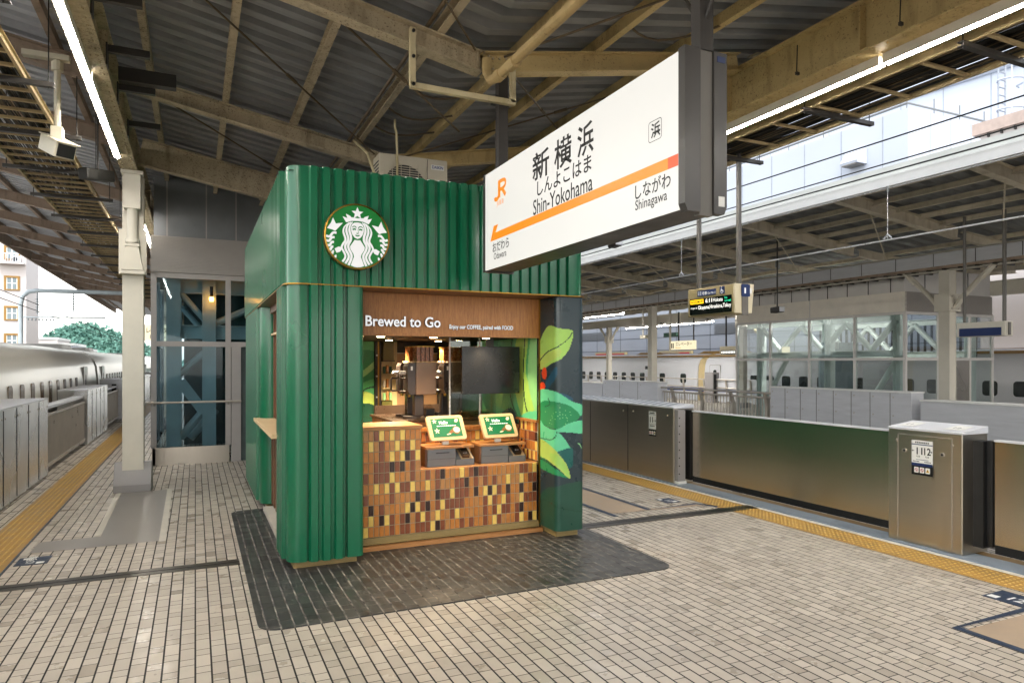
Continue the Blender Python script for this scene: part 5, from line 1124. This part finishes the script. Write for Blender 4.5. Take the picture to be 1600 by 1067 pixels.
# ================================================================== FAR PLATFORM: canopy
c2 = thing('far_canopy', 'white edged canopy of the far platform across the tracks', 'canopy', (18, 20, 4))
def z2(x): return 4.72 + (15.1 - x) * .10 if x < 18.6 else 4.37 + (x - 18.6) * .10
mb = MB(); mb.box(11.08, 11.20, -25, 80, 5.12, 5.22, 'fascia_white'); mb.box(11.0, 11.08, -25, 80, 5.08, 5.26, 'fascia_white'); mb.box(11.10, 11.2, -25, 80, 5.262, 5.46, 'fascia_grey'); mb.build('fascia', c2, smooth=0)
for x in (15.1, 22.0):
    mb = MB(); mb.ibeam((x, -25, 4.24), (x, 80, 4.24), .2, .44, 'cream_light', .018, .014); mb.build('girder', c2, smooth=0)
mb = MB(); mb.box(14.86, 14.99, -25, 80, 4.12, 4.40, 'grey_alu'); y = -10
while y < 40: mb.box(14.852, 14.86, y, y + .012, 4.12, 4.40, 'dark_steel'); y += .9
mb.build('cable_duct', c2, smooth=0)
mb = MB(); y = -10
while y < 40: mb.box(14.9, 15.6, y, y + .05, 4.03, 4.06, 'dark_steel'); y += .35
for x in (14.9, 15.55): mb.box(x, x + .04, -10, 40, 4.06, 4.12, 'brown_beam')
mb.build('tray', c2, smooth=0)
for k in range(-9, 24):
    y = 9.37 + 2.57 * k
    mb = MB(); mb.ibeam((11.2, y, z2(11.2) + .12), (15.0, y, z2(15.0) + .05), .15, .24, 'far_beam', .016, .014); mb.build('rafter', c2, smooth=0)
    mb = MB(); mb.ibeam((15.2, y, z2(15.0) + .02), (18.6, y, z2(18.6) + .10), .13, .2, 'far_beam', .016, .014); mb.ibeam((18.6, y, z2(18.6) + .10), (26.5, y, z2(26.5) + .10), .13, .2, 'far_beam', .016, .014); mb.build('rafter', c2, smooth=0)
    if -2 <= k < 9:
        mb = MB(); mb.tube([(12.4, y + .15, z2(12.4) + .1), (14.9, y + 1.6, 4.42)], .014, 'far_beam', 6); mb.build('tie_rod', c2)
for x in (11.6, 12.3, 13.0, 13.7, 14.4, 16.2, 17.4, 19.6, 20.8, 23, 24.2, 25.4):
    mb = MB(); mb.channel((x, -25, z2(x) + .17), (x, 80, z2(x) + .17), .07, .10, 'far_beam', .009, 1); mb.build('purlin', c2, smooth=0)
def sheet2(xa, xb, za, zb):
    mb = MB(); y = -25; prof = []
    while y < 80: prof += [(y, 0), (y + .2, 0), (y + .24, .07), (y + .36, .07)]; y += .40
    a = [(xa, p, za + q) for p, q in prof]; b = [(xb, p, zb + q) for p, q in prof]; k = len(prof)
    mb.raw(a + b, [(i, i + 1, k + i + 1, k + i) for i in range(k - 1)], 'roof_sheet'); mb.build('roof_sheet', c2, smooth=0)
sheet2(11.2, 15.1, z2(11.2) + .25, z2(15.1) + .25); sheet2(15.1, 18.6, z2(15.1) + .25, z2(18.59) + .25); sheet2(18.6, 26.8, z2(18.6) + .25, z2(26.8) + .25)
# platform 2 columns
def column2(x, y, label, brace=True):
    t = thing('far_column', label, 'column', (x, y, 0), 'columns of the far canopy')
    mb = MB(); mb.box(x - .11, x + .11, y - .11, y + .11, .2, 4.02, 'cream_light'); mb.box(x - .118, x - .11, y - .12, y + .12, .2, 4.02, 'cream_light'); mb.box(x + .11, x + .118, y - .12, y + .12, .2, 4.02, 'cream_light'); mb.build('shaft', t, smooth=0)
    mb = MB(); mb.box(x - .22, x + .22, y - .22, y + .22, 0, .22, 'base_box'); mb.build('base', t, smooth=0)
    if brace:
        mb = MB(); mb.box(x - .2, x + .2, y - .17, y + .17, 3.12, 3.5, 'cream_light')
        for a in (-1, 1):
            for b in (-1, 1): mb.tube([(x + a * .12, y - .172, 3.31 + b * .13), (x + a * .12, y - .185, 3.31 + b * .13)], .018, 'rail_steel', 8)
        mb.build('collar', t, smooth=0)
        for s_ in (-1, 1):
            mb = MB(); mb.tube([(x, y + s_ * .22, 3.3), (x, y + s_ * .85, 3.95)], .055, 'cream_light', 12); mb.bar((x, y + s_ * .17, 3.18), (x, y + s_ * .40, 3.5), .14, .05, 'cream_light'); mb.bar((x, y + s_ * .72, 3.78), (x, y + s_ * .98, 4.06), .16, .05, 'cream_light'); mb.build('knee_brace', t)
    return t
column2(15.1, 9.65, 'far platform column with two knee braces in front of the glass elevator, at right'); column2(15.1, 20.4, 'slim cream far platform column standing behind the grey gate wall', False); column2(22.0, 33.9, 'farthest cream column with knee braces beside the far train'); column2(22.0, 23.1, 'far row column hidden behind the glass elevator', False)
# lamps of the far platform
for x, a, b, z, l in ((16.2, 12.75, 15.05, 4.02, 'far platform strip lamp right of the departure board'), (16.2, 15.1, 17.4, 4.02, 'far platform strip lamp just behind the departure board'), (16.2, 23.9, 27.0, 4.02, 'far platform strip lamp close to the kiosk edge'), (16.2, 4.5, 7.0, 4.02, 'far platform strip lamp right of the braced column'), (16.2, 27.5, 30.5, 4.02, 'far platform strip lamp behind the kiosk'), (21.6, 24.6, 28.0, 3.86, 'far row strip lamp ending beside the speaker box'), (21.6, 28.1, 31.6, 3.86, 'far row strip lamp above the elevator sign'), (21.6, 38, 41.5, 3.86, 'most distant strip lamp near the kiosk edge')):
    strip_lamp(x, a, b, z, l, 'strip lamps under the far canopy', .12, 'lamp_tube_far')
# ---- glass elevator of the far platform
e2 = thing('glass_elevator', 'large glass elevator hall with pale green truss on the far platform', 'elevator', (17.3, 13.8, 0))
GX0, GX1, GY0, GY1 = 15.6, 19.05, 11.0, 16.65
mb = MB(); mb.box(GX0, GX0 + .06, GY0, GY1, 3.24, 3.72, 'ribbed_lit').box(GX0 + .06, GX1, GY0, GY0 + .06, 3.24, 3.72, 'ribbed_grey')  # track-side ribs painted paler for the daylight falling on that face
for k in range(15): mb.box(GX0 - .012, GX0, GY0, GY1, 3.25 + k * .032, 3.265 + k * .032, 'ribbed_lit'); mb.box(GX0, GX1, GY0 - .012, GY0, 3.25 + k * .032, 3.265 + k * .032, 'ribbed_grey')
mb.box(GX0 - .018, GX0 - .012, 13.8, 13.83, 3.24, 3.72, 'frame_alu'); mb.build('cornice', e2, smooth=0)
mb = MB(); mb.box(GX0 + .05, GX0 + .1, GY0 + .05, GY1, 3.72, 4.3, 'frame_alu').box(GX0 + .1, GX1, GY0 + .05, GY0 + .1, 3.72, 4.3, 'frame_alu')
for y in [GY0 + .4 + .62 * k for k in range(9)]: mb.box(GX0 + .04, GX0 + .05, y, y + .02, 3.72, 4.3, 'dark_steel')
for x in (16.4, 17.2, 18.1): mb.box(x, x + .02, GY0 + .04, GY0 + .05, 3.72, 4.3, 'dark_steel')
mb.build('upper_wall', e2, smooth=0)
mb = MB(); ys = (GY0, 12.38, 13.83, 15.26, GY1)
for y in ys: mb.box(GX0 - .03, GX0 + .04, y - .035, y + .035, .0, 3.24, 'frame_alu')
for x in (16.85, 17.3, 18.1, GX1): mb.box(x - .03, x + .03, GY0 - .03, GY0 + .04, .0, 3.24, 'frame_alu')
for z in (2.08, 3.20): mb.box(GX0 - .025, GX0 + .035, GY0, GY1, z - .035, z + .035, 'frame_alu'); mb.box(GX0, GX1, GY0 - .025, GY0 + .035, z - .035, z + .035, 'frame_alu')
mb.box(GX0 - .025, GX0 + .035, GY0, GY1, 0, .3, 'base_steel'); mb.build('frame', e2, smooth=0)
for i in range(4):
    for za, zb in ((.3, 2.045), (2.115, 3.165)): MB().box(GX0 - .004, GX0 + .004, ys[i] + .036, ys[i + 1] - .036, za, zb, 'clear_glass').build('glass_pane', e2, smooth=0)
for xa, xb in ((GX0 + .05, 16.8), (16.9, 17.25), (18.15, GX1 - .04)):
    for za, zb in ((.05, 2.045), (2.115, 3.165)): MB().box(xa, xb, GY0 - .004, GY0 + .004, za, zb, 'clear_glass').build('glass_pane', e2, smooth=0)
MB().box(17.35, 18.05, GY0 - .004, GY0 + .004, 2.115, 3.165, 'clear_glass').build('glass_pane', e2, smooth=0)
MB().box(17.33, 18.07, GY0 - .02, GY0 + .02, 0, 2.045, 'base_steel').build('lift_door', e2, smooth=0)
mb = MB()
for y in (11.35, 13.4, 15.9): mb.ibeam((15.88, y, 0), (15.88, y, 3.24), .2, .2, 'teal_pale', .016, .012, (0, 1, 0)); mb.ibeam((18.7, y, 0), (18.7, y, 3.24), .2, .2, 'teal_pale', .016, .012, (0, 1, 0))
for z in (2.22, 3.12): mb.ibeam((15.84, GY0 + .2, z), (15.84, GY1 - .2, z), .14, .16, 'teal_pale', .014, .01); mb.ibeam((18.7, GY0 + .2, z), (18.7, GY1 - .2, z), .14, .16, 'teal_pale', .014, .01)
pts = [11.4, 12.1, 12.85, 13.6, 14.35, 15.1, 15.85]
for i in range(6):
    z0, z1 = (3.05, 2.32) if i % 2 == 0 else (2.32, 3.05)
    for x in (15.86, 18.65): mb.tube([(x, pts[i], z0), (x, pts[i + 1], z1)], .075, 'teal_pale', 10)
for y0, y1 in ((11.4, 12.4), (14.9, 15.9)): mb.tube([(15.9, y0, 2.1), (15.9, y1, .6)], .075, 'teal_pale', 10)
mb.build('truss', e2)
mb = MB(); mb.box(17.2, 17.26, 12.4, 13.4, .0, 2.0, 'panel_dark'); mb.box(16.9, 18.5, 14.6, 14.66, .0, 2.6, 'pane_grey')
for k in range(26): mb.box(18.9, 18.93, 11.3 + k * .2, 11.36 + k * .2, 2.1, 3.2, 'slot_black')
mb.build('inner_panels', e2, smooth=0)
t = thing('lift_notice', 'small notices pasted inside the upper glass of the far elevator', 'notice', (16.0, 14.5, 2.3)); mb = MB()
mb.box(15.62, 15.625, 14.55, 14.85, 2.28, 2.45, 'sign_cream_lit'); mb.box(15.62, 15.625, 12.9, 13.0, 2.35, 2.55, 'sticker_white'); mb.build('sheet', t, smooth=0)
# ---- far platform gates (backs)
g2 = 'grey gates along the far platform edge'
def cab2(y0, y1, h, m, label, k):
    t = thing('far_gate', label, 'platform gate', (13.9, (y0 + y1) / 2, 0), g2)
    MB().box(13.75, 14.15, y0, y1, 0, h, m).build('body', t, smooth=0, bevel=.006); mb = MB(); mb.box(13.73, 14.17, y0 - .01, y1 + .01, h, h + .03, 'fascia_white'); mb.build('lid', t, smooth=0)
    if k > 1:
        mb = MB()
        for i in range(1, k): y = y0 + (y1 - y0) * i / k; mb.box(13.744, 13.752, y - .006, y + .006, .05, h - .01, 'post_grey')
        for i in range(k):
            for z in (h - .1, h - .5): mb.tube([(13.752, y0 + (y1 - y0) * (i + .85) / k, z), (13.742, y0 + (y1 - y0) * (i + .85) / k, z)], .018, 'rail_steel', 6)
        mb.build('seams', t, smooth=0)
cab2(9.55, 13.45, 1.34, 'grey_alu', 'tall panelled grey gate wall in front of the glass elevator', 8); cab2(3.0, 9.35, 1.19, 'grey_alu', 'lower smooth grey gate wall at the right edge behind the steel gates', 1)
cab2(18.3, 21.6, 1.33, 'pale_alu', 'streaked pale gate wall beside the kiosk edge', 3); cab2(21.65, 27, 1.2, 'pale_alu', 'low pale gate wall just right of the mural pillar', 1)
t = thing('platform_railing', 'steel railing with slanted posts between the far gate walls', 'railing', (13.9, 15.9, 0)); mb = MB()
for z, x in ((1.18, 13.82), (1.05, 13.9), (.16, 13.95)): mb.tube([(x, 13.5, z), (x, 18.2, z)], .028, 'rail_steel', 8)
mb.build('rails', t)
for y in (13.75, 15.05, 16.35, 17.7): MB().prism(Fr((0, y - .04, 0), (1, 0, 0), (0, 0, 1)), [(13.88, 0), (14.0, 0), (14.0, .85), (13.87, 1.18), (13.80, 1.18), (13.90, .85)], 0, -.08, 'rail_steel').build('post', t, smooth=0)
mb = MB(); y = 13.55
while y < 18.2: mb.box(13.94, 13.96, y, y + .02, .16, 1.05, 'rail_steel'); y += .125
mb.build('balusters', t, smooth=0)
t = thing('inner_railing', 'railing on the far side of the far platform in front of the distant train', 'railing', (23.3, 32, 0)); mb = MB()
for z in (1.15, .75, .4): mb.tube([(23.3, 24, z), (23.3, 60, z)], .03, 'rail_steel', 6)
y = 24
while y < 60: mb.bar((23.42, y, 0), (23.28, y, 1.15), .06, .08, 'rail_steel'); y += 1.6
mb.build('rails', t)
t = thing('gate_post', 'grey gate post with a dark slot beside the far train door', 'gate post', (23.3, 26.5, 0)); MB().box(23.1, 23.5, 26.3, 26.9, 0, 1.5, 'base_box').build('body', t, smooth=0, bevel=.02); MB().box(23.15, 23.3, 26.28, 26.3, .2, 1.4, 'slot_black').build('slot', t, smooth=0)
t = thing('gate_door', 'pale gate door with blue band beside the far gate post', 'gate door', (23.4, 24.5, 0)); MB().box(23.35, 23.42, 22.5, 26.25, .1, 1.2, 'pale_alu').build('leaf', t, smooth=0); MB().box(23.34, 23.35, 22.5, 26.25, .55, .68, 'train_blue').build('band', t, smooth=0)
# ---- far platform signs and fittings
t = thing('elevator_sign', 'cream lit elevator sign hanging on a white pole over the far platform', 'sign', (17, 21.0, 2.5))
MB().box(16.9, 17.0, 20.25, 21.65, 2.49, 2.82, 'sign_cream_lit').build('panel', t, smooth=0, bevel=.01)
f = Fr((16.895, 21.65, 2.49), (0, -1, 0), (0, 0, 1)); mb = MB(); mb.text(f, 'エレベーター', .17, .30, .15, 'sign_black', 0, .002, .01, fit=.95); mb.text(f, 'Elevator', .10, .30, .04, 'sign_orange', 0, .002, 0); mb.rect(f, .03, .05, .09, .25, 0, .002, 'sign_black'); mb.rect(f, .13, .05, .19, .25, 0, .002, 'sign_black'); mb.build('lettering', t, smooth=0)
mb = MB(); mb.tube([(16.95, 21.75, 2.45), (16.95, 21.75, 4.8)], .045, 'cream_light', 10); mb.box(16.85, 17.05, 21.6, 21.9, 4.75, 4.95, 'cream_worn'); mb.tube([(16.95, 20.35, 2.8), (16.95, 20.35, 4.7)], .025, 'dark_steel', 8); mb.build('pole', t)
t = thing('screen_sign', 'white framed dark display hanging in front of the braced far column', 'sign', (13.8, 8.2, 2.5))
MB().box(13.8, 14.06, 7.74, 8.64, 2.50, 2.78, 'cream_light').build('casing', t, smooth=0, bevel=.012); MB().box(13.79, 13.8, 7.80, 8.58, 2.51, 2.665, 'plate_navy').build('screen', t, smooth=0)
mb = MB(); mb.tube([(13.93, 8.56, 2.78), (13.93, 8.56, 4.9)], .03, 'post_grey', 8); mb.tube([(13.93, 7.82, 2.78), (13.93, 7.82, 4.9)], .035, 'post_grey', 8); mb.box(13.9, 13.96, 7.72, 7.74, 2.52, 2.76, 'post_grey'); mb.build('post', t)
t = thing('dark_screen', 'dark blue display hanging just right of the mural pillar', 'sign', (15.2, 26.8, 2.4)); MB().box(15.15, 15.3, 26.1, 27.6, 2.45, 2.8, 'plate_navy').build('panel', t, smooth=0); MB().box(15.15, 15.3, 26.05, 26.1, 2.42, 2.83, 'frame_alu').build('end_cap', t, smooth=0); mb = MB(); mb.tube([(15.22, 26.1, 2.8), (15.22, 26.1, 4.3)], .04, 'post_grey', 8); mb.build('post', t)
t = thing('distant_board', 'small black departure board between the far train and the glass elevator', 'departure board', (20, 21.8, 2.3)); MB().box(19.95, 20.1, 21.3, 22.3, 2.30, 2.66, 'khaki_light').build('casing', t, smooth=0); f = Fr((19.948, 22.3, 2.30), (0, -1, 0), (0, 0, 1)); MB().rect(f, .06, .03, .98, .2, 0, .003, 'screen_black').build('screen', t, smooth=0)
mb = MB(); [mb.rect(f, .1 + (.92 - .1) * q / 9, .07, .1 + (.92 - .1) * (q + .72) / 9, .07 + .09, .004, .004 + .001, 'led_white') for q in range(9)]; mb.build('lettering', t, smooth=0); mb = MB(); mb.tube([(20.02, 22.0, 2.66), (20.02, 22.0, 4.4)], .035, 'dark_steel', 8); mb.build('post', t)
t = thing('speaker_box', 'cream speaker box with pipe elbow left of the glass elevator', 'speaker', (16.5, 17.3, 3.2)); MB().box(16.3, 16.7, 17.0, 17.5, 3.15, 3.62, 'cream_light').build('box_body', t, smooth=0, bevel=.01); f = Fr((16.298, 17.5, 3.15), (0, -1, 0), (0, 0, 1)); mb = MB(); mb.rect(f, .16, .06, .30, .19, 0, .003, 'plate_grey'); mb.rect(f, .16, .28, .30, .41, 0, .003, 'plate_grey'); mb.build('grille', t, smooth=0); mb = MB(); mb.tube([(16.6, 16.95, 3.5), (16.6, 16.9, 3.2), (16.6, 16.85, 3.05), (16.6, 16.7, 2.95)], .08, 'cream_worn', 12); mb.build('elbow_pipe', t)
for x, y, z, l in ((13.0, 12.5, 3.28, 'dark floodlight on a rod in front of the far elevator cornice'), (8.0, 12.1, 4.48, 'dark floodlight hanging below the station sign against the white wall')):
    t = thing('floodlight', l, 'floodlight', (x, y, z)); mb = MB(); mb.bar((x, y + .14, z), (x, y - .14, z + .02), .2, .14, 'dark_steel'); mb.build('head', t, smooth=0, bevel=.02); mb = MB(); mb.bar((x, y - .14, z + .02), (x, y - .155, z + .02), .16, .11, 'pale_alu'); mb.build('lens', t, smooth=0)
    mb = MB(); mb.tube([(x, y, z + .05), (x, y, 5.1 if x > 10 else 5.6)], .018, 'dark_steel', 6) if x > 10 else mb.tube([(x, y, z + .06), (x - .25, y + .2, z + .12), (x - .9, y + .2, z + .35)], .014, 'dark_steel', 6); mb.build('rod', t)
t = thing('far_camera', 'small white security camera beside the elevator sign', 'camera', (18, 25, 3.1)); mb = MB(); mb.box(17.9, 18.1, 24.7, 25.1, 3.05, 3.2, 'camera_white'); mb.build('housing', t, smooth=0, bevel=.02); mb = MB(); mb.tube([(18, 25, 3.2), (18, 25, 4.4)], .03, 'cream_light', 8); mb.build('pole', t)
t = thing('exit_sign', 'small green exit sign under the far canopy', 'sign', (21, 27, 3.2)); MB().box(20.95, 21.05, 26.4, 27.4, 3.24, 3.44, 'mural_forest').build('panel', t, smooth=0); mb = MB(); mb.tube([(21, 26.3, 3.0), (21, 26.3, 4.4)], .04, 'dark_steel', 8); mb.build('pole', t)

# ================================================================== background on the right
t = thing('station_wall', 'grey panelled station wall behind the far train', 'wall', (30, 40, -1)); MB().box(30, 30.5, -30, 120, -1.3, 5.6, 'wall_grey').build('wall_face', t, smooth=0)
mb = MB()
for z in (2.85, 3.75, 4.4): mb.box(29.985, 30, -30, 120, z, z + .03, 'wall_line')
y = -20
while y < 110: mb.box(29.985, 30, y, y + .03, -1, 5.6, 'wall_line'); y += 3.4
mb.build('joints', t, smooth=0)
mb = MB()
for k in range(10): mb.box(29.96, 29.985, 30.2, 34, 3.8 + k * .06, 3.83 + k * .06, 'panel_dark'); mb.box(29.96, 29.985, 46, 52, 3.8 + k * .06, 3.83 + k * .06, 'panel_dark')
mb.build('louvres', t, smooth=0)
for y0, y1, l in ((36.0, 39.4, 'red advertisement panel on the station wall right of the far column'), (43.6, 47.9, 'red advertisement panel on the station wall left of the far column')):
    t = thing('ad_panel', l, 'advertisement', (29.8, (y0 + y1) / 2, 2.2)); MB().box(29.75, 29.95, y0, y1, 2.18, 2.78, 'khaki_frame').build('frame', t, smooth=0); MB().box(29.74, 29.75, y0 + .15, y1 - .15, 2.28, 2.68, 'ad_red').build('poster', t, smooth=0); mb = MB(); mb.box(29.735, 29.74, y0 + .9, y0 + 2.2, 2.44, 2.52, 'sticker_white'); mb.build('writing', t, smooth=0)
b = thing('white_building', 'large white panelled building rising above the far canopy', 'building', (38, 30, -1))
mb = MB(); mb.box(31, 60, 21.7, 120, -1.2, 14.2, 'facade_white'); mb.build('wall', b, smooth=0)
mb = MB()
for y in [23 + 2.4 * k for k in range(24)]: mb.box(30.985, 31, y, y + .05, 4, 14.2, 'facade_line')
for x in (32.6, 34.2, 35.8, 37.4, 39): mb.box(x, x + .05, 21.685, 21.7, 4, 14.2, 'facade_line')
mb.build('joints', b, smooth=0)
mb = MB(); mb.tube([(31.05, 60, 14.45), (31.05, 21.75, 14.45), (42, 21.75, 14.45)], .06, 'panel_dark', 6)
for y in [21.8 + 2.4 * k for k in range(14)]: mb.tube([(31.05, y, 14.2), (31.05, y, 14.95)], .03, 'panel_dark', 5)
for x in (33, 35, 37, 39): mb.tube([(x, 21.75, 14.2), (x, 21.75, 14.95)], .03, 'panel_dark', 5)
mb.build('parapet_rail', b)
b2 = thing('tall_building', 'taller white building behind the panelled one with faint roof trusses', 'building', (50, 40, -1)); mb = MB(); mb.box(45, 80, 10, 120, -1.2, 34, 'facade_white_side'); mb.build('wall', b2, smooth=0)
mb = MB()
for y in [11 + 3.0 * k for k in range(30)]: mb.box(44.985, 45, y, y + .06, 6, 34, 'facade_line')
mb.tube([(44.9, 12, 17), (44.9, 20, 20)], .12, 'facade_white_side', 6); mb.tube([(44.9, 20, 19.8), (44.9, 34, 20.5)], .15, 'facade_line', 6); mb.build('joints', b2, smooth=0)
t = thing('vent_hood', 'small white vent hood on the white building wall', 'vent', (30.8, 24.5, 12)); mb = MB(); fr = Fr((30.98, 24.9, 12.1), (-1, 0, 0), (0, 0, 1)); mb.prism(fr, [(0, 0), (.7, -.0), (.75, .12), (.3, .75), (0, .8)], -.0, -1.0, 'facade_white') ; mb.build('hood', t, smooth=0); MB().box(30.25, 30.9, 24.0, 24.8, 12.04, 12.1, 'post_grey').build('louvre', t, smooth=0)
t = thing('ladder_cage', 'white caged ladder on the roof of the white building', 'ladder', (39, 21.9, 14)); mb = MB()
for x in (37.6, 38.2): mb.tube([(x, 21.4, 13.2), (x, 21.4, 18.2)], .05, 'facade_line', 6)
for z in [13.4 + .4 * k for k in range(12)]: mb.tube([(37.6, 21.4, z), (38.2, 21.4, z)], .035, 'facade_line', 6)
mb.build('rungs', t)
mb = MB()
for z in (14.9, 16.4, 17.9): mb.tube([(37.5 + 0, 21.4, z)] + [(38 + .8 * math.cos(a), 20.9 - .8 * math.sin(a) + .3, z) for a in [math.pi - math.pi * k / 10 for k in range(11)]] + [(39.2, 21.3, z)], .05, 'facade_white', 6)
for a in (2.4, 1.57, .7): mb.tube([(38 + .8 * math.cos(a), 21.2 - .8 * math.sin(a), 14.6), (38 + .8 * math.cos(a), 21.2 - .8 * math.sin(a), 18)], .04, 'facade_white', 6)
mb.build('cage', t)
t = thing('pink_parapet', 'pinkish tiled parapet above the far canopy at the right edge', 'building', (30, 14, 8)); mb = MB(); mb.box(28, 32, 5, 16.6, -1, 10.9, 'facade_pink'); mb.build('wall', t, smooth=0); MB().box(27.8, 32.2, 4.9, 16.8, 10.9, 11.35, 'coping_pink').build('coping', t, smooth=0); mb = MB(); 
for k in range(24): mb.box(27.9, 28, 5.2 + k * .48, 5.26 + k * .48, 10.75, 10.9, 'dark_steel')
mb.build('brackets', t, smooth=0)

# ================================================================== background on the left
b = thing('pink_building', 'pale pink apartment block with ochre framed windows beyond the left train', 'building', (-18, 62, -1)); MB().box(-30, -11.17, 60, 64.3, -1.3, 20, 'facade_pink').build('wall', b, smooth=0)
for x, z in [(x, z) for x in (-12.02, -14.6, -17.2) for z in (1.5, 3.57, 5.55, 7.72, 9.9)]:
    wd = MB().box(x - .47, x - .33, 59.9, 60, z - .52, z + .52, 'frame_brown').box(x + .33, x + .47, 59.9, 60, z - .52, z + .52, 'frame_brown').box(x - .33, x + .33, 59.9, 60, z + .38, z + .52, 'frame_brown').box(x - .33, x + .33, 59.9, 60, z - .52, z - .44, 'frame_brown').build('window', b, smooth=0)
    mb = MB(); mb.box(x - .33, x + .33, 59.97, 59.995, z - .44, z + .38, 'pane_grey'); mb.build('pane', wd, smooth=0); mb = MB(); mb.box(x - .03, x + .03, 59.94, 59.97, z - .44, z + .38, 'sticker_white'); mb.box(x - .33, x + .33, 59.945, 59.97, z - .03, z + .02, 'sticker_white'); mb.box(x - .33, x - .28, 59.942, 59.97, z - .44, z + .38, 'sticker_white'); mb.box(x + .28, x + .33, 59.942, 59.97, z - .44, z + .38, 'sticker_white'); mb.build('sash', wd, smooth=0)
MB().box(-12.9, -11.2, 59.3, 60, 9.05, 9.15, 'facade_pink').build('balcony', b, smooth=0)
mb = MB()
for k in range(12): mb.box(-12.9 + k * .15, -12.87 + k * .15, 59.32, 59.35, 9.15, 9.75, 'wire_silver')
mb.box(-12.9, -11.2, 59.32, 59.35, 9.75, 9.8, 'wire_silver'); mb.build('railing', b, smooth=0)
t = thing('balcony_unit', 'grey air conditioner outside the pink apartment block', 'air conditioner', (-11.7, 59.6, 9.15)); MB().box(-11.95, -11.45, 59.5, 59.9, 9.15, 9.65, 'pale_alu').build('case', t, smooth=0, bevel=.03); mb = MB(); mb.prism(Fr((-11.7, 59.497, 9.4), (1, 0, 0), (0, 0, 1)), ell(-.06, 0, .17, .17, 16), 0, .003, 'fan_dark'); mb.build('fan', t, smooth=0)
for i, (x0, x1, y0, z, m, l) in enumerate(((-15.3, -13.6, 88, 4.45, 'facade_pink', 'low pale house with flat roof right of the pink block'), (-13.9, -11.0, 80, 3.65, 'facade_white', 'white flat roofed house just above the left train'), (-11.8, -10.4, 84, 3.2, 'facade_pink', 'lowest pale house above the left train roof'))):
    b = thing('low_house', l, 'house', ((x0 + x1) / 2, y0 + 4, -1)); MB().box(x0, x1, y0, y0 + 8, -1.3, z, m).build('wall', b, smooth=0); MB().box(x0 - .1, x1 + .1, y0 - .1, y0 + 8.1, z, z + .25, 'fascia_grey').build('roof_edge', b, smooth=0)
    mb = MB()
    for k in range(3): mb.box(x0 + .15 + k * .45, x0 + .4 + k * .45, y0 - .03, y0, z - .9, z - .5, 'pane_grey')
    mb.build('window', b, smooth=0)
# wooded hill
rh = random.Random(4); mb = MB()
def hz(x, y):
    return 12.5 * math.exp(-((x + 37) / 13) ** 2) * math.exp(-((y - 275) / 40) ** 2) + 7 * math.exp(-((x + 22) / 13) ** 2) * math.exp(-((y - 290) / 40) ** 2) + 6
for _ in range(1500):
    x = rh.uniform(-75, 30); y = rh.uniform(235, 300); z = hz(x, y) - 7
    if z < -1: continue
    r0 = rh.uniform(1.4, 3.2)
    for q in range(26):
        a = rh.uniform(0, 6.28); b_ = math.acos(rh.uniform(-.2, 1)); rr_ = r0 * rh.uniform(.75, 1.05)
        p = Vector((x + rr_ * math.sin(b_) * math.cos(a), y + rr_ * math.sin(b_) * math.sin(a), z + rr_ * math.cos(b_) * .9)); u = Vector((rh.gauss(0, 1), rh.gauss(0, 1), rh.gauss(0, 1))).normalized(); v = u.cross(Vector((rh.gauss(0, 1), rh.gauss(0, 1), rh.gauss(0, 1)))).normalized(); s = rh.uniform(.35, .8)
        mb.face([p - u * s, p + v * s * .7, p + u * s, p - v * s * .7], 'hazy_hill_leaf')
o = mb.build('woodland', None, smooth=0); o['kind'] = 'stuff'; o['label'] = 'wooded green hill far off on the left'
mb = MB(); nx, ny = 40, 20; vs = []; fs = []
for j in range(ny + 1):
    for i in range(nx + 1): x = -80 + 130 * i / nx; y = 225 + 110 * j / ny; vs.append((x, y, hz(x, y) - 8.3))
for j in range(ny):
    for i in range(nx): a = j * (nx + 1) + i; fs.append((a, a + 1, a + nx + 2, a + nx + 1))
mb.raw(vs, fs, 'hazy_hill_leaf'); structure(mb, 'hill')
# catenary mast, arm and wires on the left
t = thing('catenary_mast', 'grey curved catenary mast arm beyond the left train', 'mast', (-6.14, 32, -1.2))
mb = MB(); mb.tube([(-6.14, 32, -1.2), (-6.14, 32, 4.25), (-6.08, 32, 4.55), (-5.9, 32, 4.74), (-5.6, 32, 4.80), (-2.6, 32, 4.82)], .085, 'mast_grey', 12); mb.tube([(-6.14, 32, 3.75), (-3.3, 32, 3.80)], .03, 'mast_grey', 8); mb.build('arm', t)
for x, z0 in ((-4.4, 4.0), (-5.6, 3.85)):
    mb = MB(); mb.tube([(x, 32, z0), (x, 32, 4.75)], .02, 'mast_grey', 8)
    for k in range(6): mb.tube([(x, 32, z0 + .1 + k * .1), (x, 32, z0 + .13 + k * .1)], [.08, .04], 'insulator', 12)
    mb.build('insulator', t)
mb = MB()
for k in range(8): MB().tube([(-5.9 + k * .12, 32, 3.71), (-5.9 + k * .12, 32, 3.62)], .03, 'insulator', 8).build('insulator', t)
for z0, z1, x, l in ((4.15, 4.0, -5.0, 'upper dark wire sagging past the left mast'), (3.9, 3.75, -4.95, 'lower dark wire sagging past the left mast')):
    o = MB().tube([(x, 6, z0), (x, 32, z1), (x, 60, z0 - .5), (x, 110, z1 - .3)], .012, 'cable_dark', 6).build('trolley_wire', None, origin=(x, 6, z0)); tagp(o, l, 'wire', 'wires over the left track')
